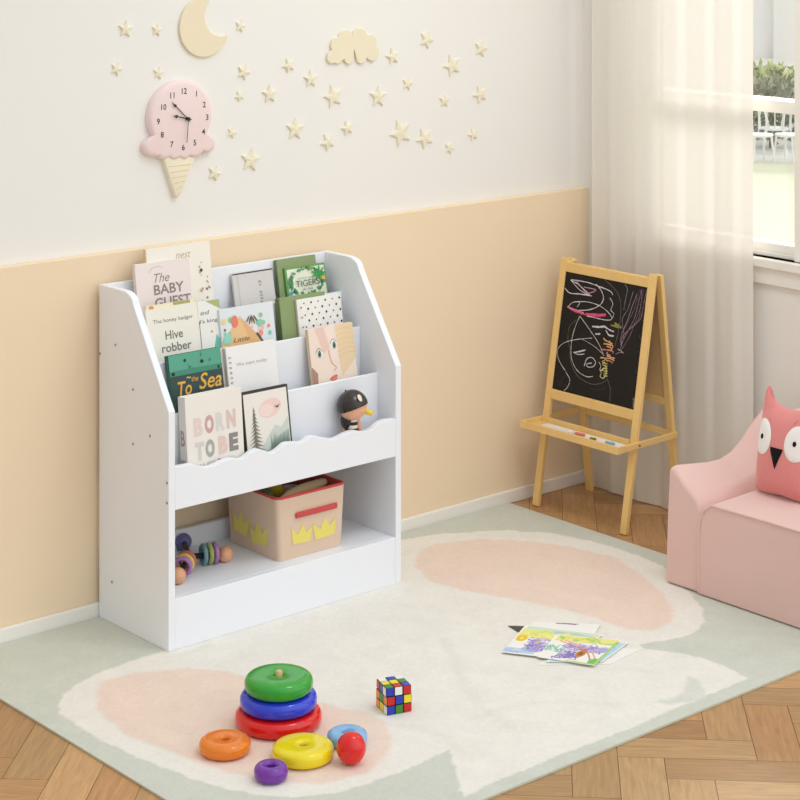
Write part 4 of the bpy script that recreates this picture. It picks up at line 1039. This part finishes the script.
# ------------------------------------------------------------------ wall decorations: stars, moon, cloud, clock
def wall(px, py, d=0): return at(px, py, 1, YWW-d)
STW = mat('decor_cream_wood', (238, 230, 204), .6, .3)
def star_mesh(t=.010):
    b = MB(); pts = []
    for k in range(10):
        a = PI/2+k*PI/5; r_ = 1 if k % 2 == 0 else .46; pts.append((r_*cos(a), r_*sin(a)))
    n_ = 10
    vs = [(x, -.0001, z) for x, z in pts]+[(x, -.5, z) for x, z in pts]+[(x*.86, -.72, z*.86) for x, z in pts]+[(0, -1.0, 0)]
    fs = [tuple(range(n_))]+[(i, (i+1) % n_, n_+(i+1) % n_, n_+i) for i in range(n_)]+[(n_+i, n_+(i+1) % n_, 2*n_+(i+1) % n_, 2*n_+i) for i in range(n_)]+[(2*n_+i, 2*n_+(i+1) % n_, 3*n_) for i in range(n_)]
    return b.add(vs, fs)
stars = [
 (124, 29, 8, 'wall star at the far upper left, leftmost of the top pair'),
 (155.5, 30, 6, 'small wall star just left of the crescent moon'),
 (239, 26, 6, 'small wall star just right of the crescent moon'),
 (115, 69, 6.5, 'leftmost small wall star, upper left of the pink clock'),
 (157, 73, 6, 'small wall star right above the left side of the pink clock'),
 (242, 72, 7.5, 'wall star upper right of the clock, above a smaller star'),
 (238, 96, 5.5, 'tiny wall star right of the clock, below a slightly larger star'),
 (268, 94, 8.5, 'wall star second to the right of the clock at the number one level'),
 (230.5, 132.5, 5.5, 'tiny wall star right beside the lower right edge of the clock scoop'),
 (249, 160, 11, 'largest wall star in the lower left, right of the ice cream cone'),
 (213, 173, 7.5, 'lowest wall star, close to the right side of the cone tip'),
 (287, 65.5, 7, 'wall star left of the cloud, leftmost of a close pair'),
 (309, 79, 8, 'wall star below left of the cloud, right one of a close pair'),
 (331.5, 96.5, 11, 'large wall star straight below the left end of the cloud'),
 (376.5, 96.5, 10, 'large wall star straight below the right end of the cloud'),
 (293.5, 129, 10.5, 'wall star in the middle of the wall, low between clock and cloud'),
 (326, 142, 8, 'wall star low under the cloud, lower one of a pair'),
 (345.5, 128, 7, 'small wall star low under the cloud, upper one of a pair'),
 (391, 56.5, 8, 'wall star immediately right of the cloud'),
 (425, 39.5, 8.5, 'highest wall star right of the cloud'),
 (406, 83.5, 6.5, 'small wall star lower right of the cloud, above the biggest star'),
 (450.5, 65.5, 10.5, 'large wall star in the upper right of the group'),
 (479.5, 48.5, 8, 'wall star at the upper right end, highest of the rightmost ones'),
 (478.5, 94.5, 8.5, 'wall star at the right end, middle of the rightmost ones'),
 (443, 100.5, 6.5, 'small faint wall star below the large upper right star'),
 (399, 133, 13, 'biggest wall star, in the lower right beside another large star'),
 (423, 138, 10, 'wall star right beside the biggest star'),
 (448, 148, 6, 'tiny wall star lowest in the right part of the group'),
 (471.5, 134.5, 6, 'tiny wall star at the lower right end of the group')]
sr = random.Random(5); first = None
for px, py, s_, lab in stars:
    c = wall(px+1, py)
    if first is None: o = star_mesh().build('wall_star', STW); first = o
    else: o = first.copy(); COL.objects.link(o)
    Zc = (c-CAM).dot(FW); R_ = s_/FP*Zc*1.12
    o.location = c; o.scale = (R_, .0075 if s_ > 6.6 else .006, R_); o.rotation_euler = (0, sr.uniform(-.5, .5), 0)
    tag(o, lab, 'wall decoration', 'cream stars on the white wall')
# crescent moon
c = wall(205, 27, .008); R_ = .0705
oc_ = Vector((.050, .026)); Ri = .050
pts = []
ang_ = [k*2*PI/120 for k in range(120)]
outer_ = [(R_*cos(a), R_*sin(a)) for a in ang_ if (R_*cos(a)-oc_.x)**2+(R_*sin(a)-oc_.y)**2 >= Ri*Ri]
# reorder so that the arc starts after the gap
aa = [a for a in ang_ if (R_*cos(a)-oc_.x)**2+(R_*sin(a)-oc_.y)**2 >= Ri*Ri]
gi = max(range(len(aa)), key=lambda i: (aa[(i+1) % len(aa)]-aa[i]) % (2*PI)); aa = aa[gi+1:]+aa[:gi+1]
outer_ = [(R_*cos(a), R_*sin(a)) for a in aa]
a1 = math.atan2(outer_[-1][1]-oc_.y, outer_[-1][0]-oc_.x); a2 = math.atan2(outer_[0][1]-oc_.y, outer_[0][0]-oc_.x)
da = (a2-a1) % (2*PI); da = da-2*PI if da > PI*.0 and ((a1+da/2) % (2*PI)) and (Vector((cos(a1+da/2), sin(a1+da/2)))*Ri+oc_).length > R_ else da
inner_ = [(oc_.x+Ri*cos(a1+da*k/40), oc_.y+Ri*sin(a1+da*k/40)) for k in range(1, 40)]
tag(MB().prism([(x, 0, z) for x, z in outer_+inner_], (0, .0079, 0)).build('wall_moon', mat('decor_moon', (237, 224, 195), .6, .3), loc=(c.x, c.y, c.z), bevel=.0015), 'cream wooden crescent moon on the wall above the pink clock', 'wall decoration')
# cloud
sx = 8.889
circ_px = [(200, 330, 48), (245, 225, 62), (320, 170, 70), (445, 160, 75), (540, 205, 62), (570, 290, 52), (560, 320, 40), (250, 340, 42), (350, 335, 48), (460, 330, 50)]
cw = wall(310+390/sx, 20+250/sx, .008)
k_ = FP/((cw-CAM).dot(FW)); kx = abs((wall(360, 48, .008).x-wall(350, 48, .008).x))/10
circs = []
for x, y, r_ in circ_px:
    q = wall(310+x/sx, 20+y/sx, .008); circs.append((q.x-cw.x, q.z-cw.z, r_/sx/k_*1.15))
tag(MB().prism([(x, 0, z) for x, z in circles_outline(circs, (0, 0), 220)], (0, .0079, 0)).build('wall_cloud', mat('decor_cloud', (238, 228, 200), .6, .3), loc=(cw.x, cw.y, cw.z), bevel=.001), 'cream wooden cloud shape on the wall among the stars', 'wall decoration')
# clock
CT = .020
cf = wall(182.5, 118, CT)
clk = thing('wall_clock', 'pink ice cream shaped wall clock with black numerals left of the moon', 'clock', (cf.x, YWW, cf.z))
kz = FP/((cf-CAM).dot(FW))
def cl_(px, py): q = wall(px, py, CT); return (q.x-cf.x, q.z-cf.z)
# zoom frame of the clock: 5.714x from (130, 70)
Lz = lambda x, y: cl_(130+x/5.714, 70+y/5.714)
PKM = mat('clock_pink', (241, 219, 217), .5, .3)
cx_, cz_ = Lz(297, 262); Rc = 203/5.714/kz
circ = [(cx_, cz_, Rc)]
for x, y, r_ in ((140, 440, 50), (210, 450, 56), (300, 455, 50), (380, 450, 50), (445, 430, 46), (160, 455, 42), (255, 458, 36), (345, 455, 36), (290, 370, 135), (205, 472, 40), (262, 476, 40), (318, 474, 40), (372, 466, 38)):
    a_ = Lz(x, y); circ.append((a_[0], a_[1], r_/5.714/kz))
ol = [(cx_+(x-cx_)*1.07, z_) for x, z_ in circles_outline(circ, (cx_, cz_-.015), 200)]
def puff(pts, cen, d, name, m, rings=((1.0, 0), (1.0, .5), (.985, .75), (.95, .93), (.88, 1.0))):
    b = MB(); n_ = len(pts); vs = []; fs = []
    for s_, t_ in rings:
        for x, z_ in pts: vs.append((cen[0]+(x-cen[0])*s_, -d*t_, cen[1]+(z_-cen[1])*s_))
    for k in range(len(rings)-1):
        for i in range(n_): j = (i+1) % n_; fs.append((k*n_+i, k*n_+j, (k+1)*n_+j, (k+1)*n_+i))
    o = (len(rings)-1)*n_; fs.append(tuple(range(o, o+n_))); b.add(vs, fs)
    return b.build(name, m, clk, smooth=50)
puff(ol, (cx_, cz_-.01), CT, 'scoop', PKM)
cone = [Lz(x, y) for x, y in ((196, 490), (385, 490), (375, 520), (292, 725), (280, 735), (268, 725))]
cone_mb = puff(cone, (sum(p[0] for p in cone)/6, sum(p[1] for p in cone)/6), CT*.75, 'cone', mat('clock_cone', (243, 234, 210), .6, .3), ((1, 0), (1, .7), (.95, .93), (.9, 1)))
b = MB()
for k in range(6):
    y = 545+k*32; xl = 215+(y-500)*.33; xr = 368-(y-500)*.36
    p, q = Lz(xl, y+8), Lz(xr, y-6); b.tube([(p[0], -CT*.75, p[1]), (q[0], -CT*.75, q[1])], .0012, 8)
    
b.build('waffle_ridges', mat('clock_cone_ridge', (232, 214, 168), .6, .3), clk, smooth=80)
fx, fz = 0.0, 0.0
A = MB()
nums = {'12': (310, 120), '1': (380, 135), '2': (424, 197), '3': (441, 270), '4': (420, 352), '5': (370, 415), '6': (305, 442), '7': (239, 425), '8': (184, 370), '9': (162, 294), '10': (193, 212), '11': (242, 145)}
for st_, (x, y) in nums.items():
    vs, fs, asp = text_mesh(st_, 0, .012); c = Lz(x, y); H_ = .0135; W_ = H_*asp*.95
    A.add([(c[0]+(u-.5)*W_, -CT-.0003, c[1]+(v-.5)*H_) for u, v in vs], fs, (30, 26, 28))
A.build('numerals', PRINT, clk, fix=False)
HB = mat('clock_hands', (28, 22, 24), .4)
hub = Lz(325, 278)
def hand(name, tip, w_, back=0, dep=.004):
    t = Lz(*tip); d = Vector((t[0]-hub[0], t[1]-hub[1])); L_ = d.length; d.normalize(); n_ = Vector((-d.y, d.x)); h0 = Vector(hub)-d*back
    pts = [h0+n_*w_/2, h0-n_*w_/2]
    if name != 'second_hand':
        for f_, ww in ((.70, .5), (.74, 1.7), (.86, .6), (1, .15)): pts.append(Vector(hub)+d*L_*f_-n_*w_*ww)
        for f_, ww in ((.86, .6), (.74, 1.7), (.70, .5)): pts.append(Vector(hub)+d*L_*f_+n_*w_*ww)
    else: pts += [Vector(t)-n_*w_*.5, Vector(t)+n_*w_*.5]
    MB().prism([(p.x, -CT-dep, p.y) for p in pts], (0, .0008, 0)).build(name, HB, clk)
hand('minute_hand', (232, 180), .0020, .010, .004); hand('hour_hand', (240, 260), .0026, .010, .0055); hand('second_hand', (316, 415), .0013, .002, .007)
MB().lathe([(0, 0), (.0042, 0), (.0042, .009), (.003, .010), (0, .010)], 20, Matrix.Translation((hub[0], -CT, hub[1])) @ Matrix.Rotation(PI/2, 4, 'X')).build('hub', HB, clk, smooth=40)

# ------------------------------------------------------------------ garden outside the window, one floor down
GZ = -2.9
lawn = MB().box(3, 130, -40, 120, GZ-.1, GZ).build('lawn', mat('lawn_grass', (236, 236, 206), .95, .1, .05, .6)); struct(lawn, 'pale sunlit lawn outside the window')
pv = at(770, 163, 2, GZ); dv = (Vector((pv.x, pv.y, 0))-Vector((CAM.x, CAM.y, 0))).normalized(); sd = Vector((dv.y, -dv.x, 0))
aw = math.atan2(sd.y, sd.x)
def gpt(px, py): return at(px, py, 2, GZ)
terr = MB().box(-30, 30, 0, 40, 0, .03).build('terrace', mat('terrace_stone', (238, 236, 230), .9), loc=(pv.x, pv.y, GZ), rot=(0, 0, aw)); struct(terr, 'pale stone terrace beyond the lawn')
CHW = mat('chair_white_metal', (240, 240, 236), .5)
def garden_chair(label, px, turn, back=0):
    p = at(px, 161, 2, GZ+.03); p = p+dv*back
    r_ = thing('garden_chair', label, 'garden chair', (p.x, p.y, GZ+.03), (0, 0, aw+turn), 'white chairs on the terrace')
    MB().lathe([(0, .43), (.24, .43), (.25, .45), (.24, .47), (0, .47)], 24).build('seat', CHW, r_, smooth=50)
    for x, y in ((-.2, -.18), (.2, -.18), (-.2, .18), (.2, .18)): MB().tube([(x*.8, y*.8, .44), (x, y, .0)], .02, 8).build('leg', CHW, r_, smooth=60)
    arch = [(-.25, .2, .45), (-.27, .24, .70), (-.22, .27, .90), (-.1, .28, 1.0), (0, .28, 1.02), (.1, .28, 1.0), (.22, .27, .90), (.27, .24, .70), (.25, .2, .45)]
    b = MB().tube(smooth_curve(arch, 5), .02, 8)
    for x in (-.14, 0, .14): b.tube([(x*.7, .2, .46), (x, .27, .70), (x*.9, .28, .97)], .012, 6)
    b.build('backrest', CHW, r_, smooth=60)
garden_chair('white metal garden chair with round back, left one in the window view', 759, .5)
garden_chair('white metal garden chair with round back, middle one in the window view', 775, PI, 1.0)
garden_chair('white metal garden chair at the right in the window view', 789, -.6)
rh = random.Random(9)
LEAF = vcol_mat('leaves', .7, .2)
lt = LEAF.node_tree; lp = lt.nodes['Principled BSDF']; ltr = lt.nodes.new('ShaderNodeBsdfTranslucent'); lmx = lt.nodes.new('ShaderNodeMixShader'); lmx.inputs['Fac'].default_value = .5
lt.links.new([n for n in lt.nodes if n.bl_idname == 'ShaderNodeVertexColor'][0].outputs['Color'], ltr.inputs['Color'])
lt.links.new(lp.outputs[0], lmx.inputs[1]); lt.links.new(ltr.outputs[0], lmx.inputs[2]); lt.links.new(lmx.outputs[0], lt.nodes['Material Output'].inputs['Surface'])
def bush(label, px, base_py, back, rx, rz, zc, cols, n_=1500, ls=.22):
    p = at(px, base_py, 2, GZ); p = Vector((p.x, p.y, GZ))+dv*back
    r_ = thing('garden_bush', label, 'bush', p, (0, 0, aw), 'bushes beyond the terrace')
    b = MB()
    for _ in range(n_):
        d = Vector((rh.gauss(0, 1), rh.gauss(0, 1), rh.gauss(0, 1))).normalized()*rh.uniform(.55, 1.0)
        c = Vector((d.x*rx, d.y*rx*.7, zc+d.z*rz))
        if c.z < .05: continue
        t = Vector((rh.gauss(0, 1), rh.gauss(0, 1), rh.gauss(.6, 1))).normalized(); u = t.orthogonal().normalized()
        L_ = ls*rh.uniform(.6, 1.3)
        b.add([c-u*L_*.18, c+t*L_*.5-u*L_*.2, c+t*L_, c+t*L_*.5+u*L_*.2], [(0, 1, 2, 3)], rh.choice(cols))
    b.build('foliage', LEAF, r_, fix=False)
    MB().tube([(0, 0, 0), (.03, 0, zc*.6), (0, .02, zc)], .06, 8).build('stem', mat('bush_bark', (120, 96, 74), .9), r_, smooth=60)
LC = [(206, 214, 150), (226, 230, 176), (178, 190, 118), (236, 238, 196), (140, 154, 92)]
DC = [(120, 126, 104), (146, 148, 124), (104, 108, 92), (178, 178, 148)]
bush('dark bush behind the white garden chairs outside the window', 772, 158, 1.2, .9, .62, .72, DC, 900, .18)
gw = MB().box(-9, 9, 0, .25, 0, .62).box(-9, 9, -.03, .28, .62, .68).build('garden_wall', mat('garden_wall_white', (244, 241, 234), .9), loc=Vector((pv.x, pv.y, GZ))+dv*3.0, rot=(0, 0, aw), bevel=.01)
tag(gw, 'low white garden wall behind the white chairs outside the window', 'wall')
bush('dense olive green bush at the right above the window rail', 783, 163, 4.6, .62, .62, .66, LC, 1500, .26)
bush('olive green bush at the left above the window rail', 756, 163, 6.2, .36, .58, .60, LC, 700, .24)
hs = at(772, 150, 2, GZ); hs = Vector((hs.x, hs.y, GZ))+dv*21
hr = thing('white_house', 'white house front with cornice and column seen through the window', 'house', hs, (0, 0, aw))
HWM = mat('house_white', (252, 250, 246), .9, .2)
MB().box(-12, 12, 0, .3, 0, 9).build('wall', HWM, hr)
MB().box(-12, 12, -.7, 0, 3.05, 3.35).box(-12, 12, -.5, 0, 3.35, 3.5).build('cornice', mat('house_trim', (250, 248, 243), .9), hr, bevel=.03)
MB().box(.05, .75, -.35, 0, 0, 3.05).build('column', mat('house_column', (248, 245, 238), .9), hr, bevel=.03)

# ------------------------------------------------------------------ light
wd = bpy.data.worlds.new('soft_sky'); S.world = wd; wd.use_nodes = True; nt = wd.node_tree
bg = nt.nodes['Background']
tc = nt.nodes.new('ShaderNodeTexCoord'); dt = nt.nodes.new('ShaderNodeVectorMath'); dt.operation = 'DOT_PRODUCT'
KEY = Vector((.48, -.64, .60)).normalized(); dt.inputs[1].default_value = KEY
nt.links.new(tc.outputs['Generated'], dt.inputs[0])
mr = nt.nodes.new('ShaderNodeMapRange'); mr.inputs['From Min'].default_value = .2; mr.inputs['From Max'].default_value = 1.0; mr.inputs['To Min'].default_value = .66; mr.inputs['To Max'].default_value = 1.62; mr.interpolation_type = 'SMOOTHSTEP'
nt.links.new(dt.outputs['Value'], mr.inputs['Value'])
nt.links.new(mr.outputs['Result'], bg.inputs['Strength']); bg.inputs['Color'].default_value = (.95, .98, 1.0, 1)
def sun(name, direction, energy, angle, color=(1, 1, 1)):
    l = bpy.data.lights.new(name, 'SUN'); l.energy = energy; l.angle = rad(angle); l.color = color
    o = bpy.data.objects.new(name, l); COL.objects.link(o); o.rotation_euler = (-Vector(direction)).to_track_quat('-Z', 'Y').to_euler(); o.location = Vector(direction)*6
    return o
sun('garden_sun', Vector((20, 15, 9)).normalized(), 4.7, 20, (1, .985, .96))
l = bpy.data.lights.new('corner_fill', 'AREA'); l.shape = 'DISK'; l.size = .55; l.energy = 5.0; l.spread = rad(125); l.color = (1, .985, .96)  # added fill light, out of view, brightens the right wall, rug and curtain
lo_ = bpy.data.objects.new('corner_fill', l); COL.objects.link(lo_); lo_.location = (.62, -1.25, 2.45)
lo_.rotation_euler = (Vector((1.45, -.42, .3))-Vector(lo_.location)).to_track_quat('-Z', 'Y').to_euler()
vs_ = S.view_settings; vs_.view_transform = 'Standard'; vs_.look = 'None'; vs_.gamma = 1; vs_.use_curve_mapping = False; vs_.exposure = -.09
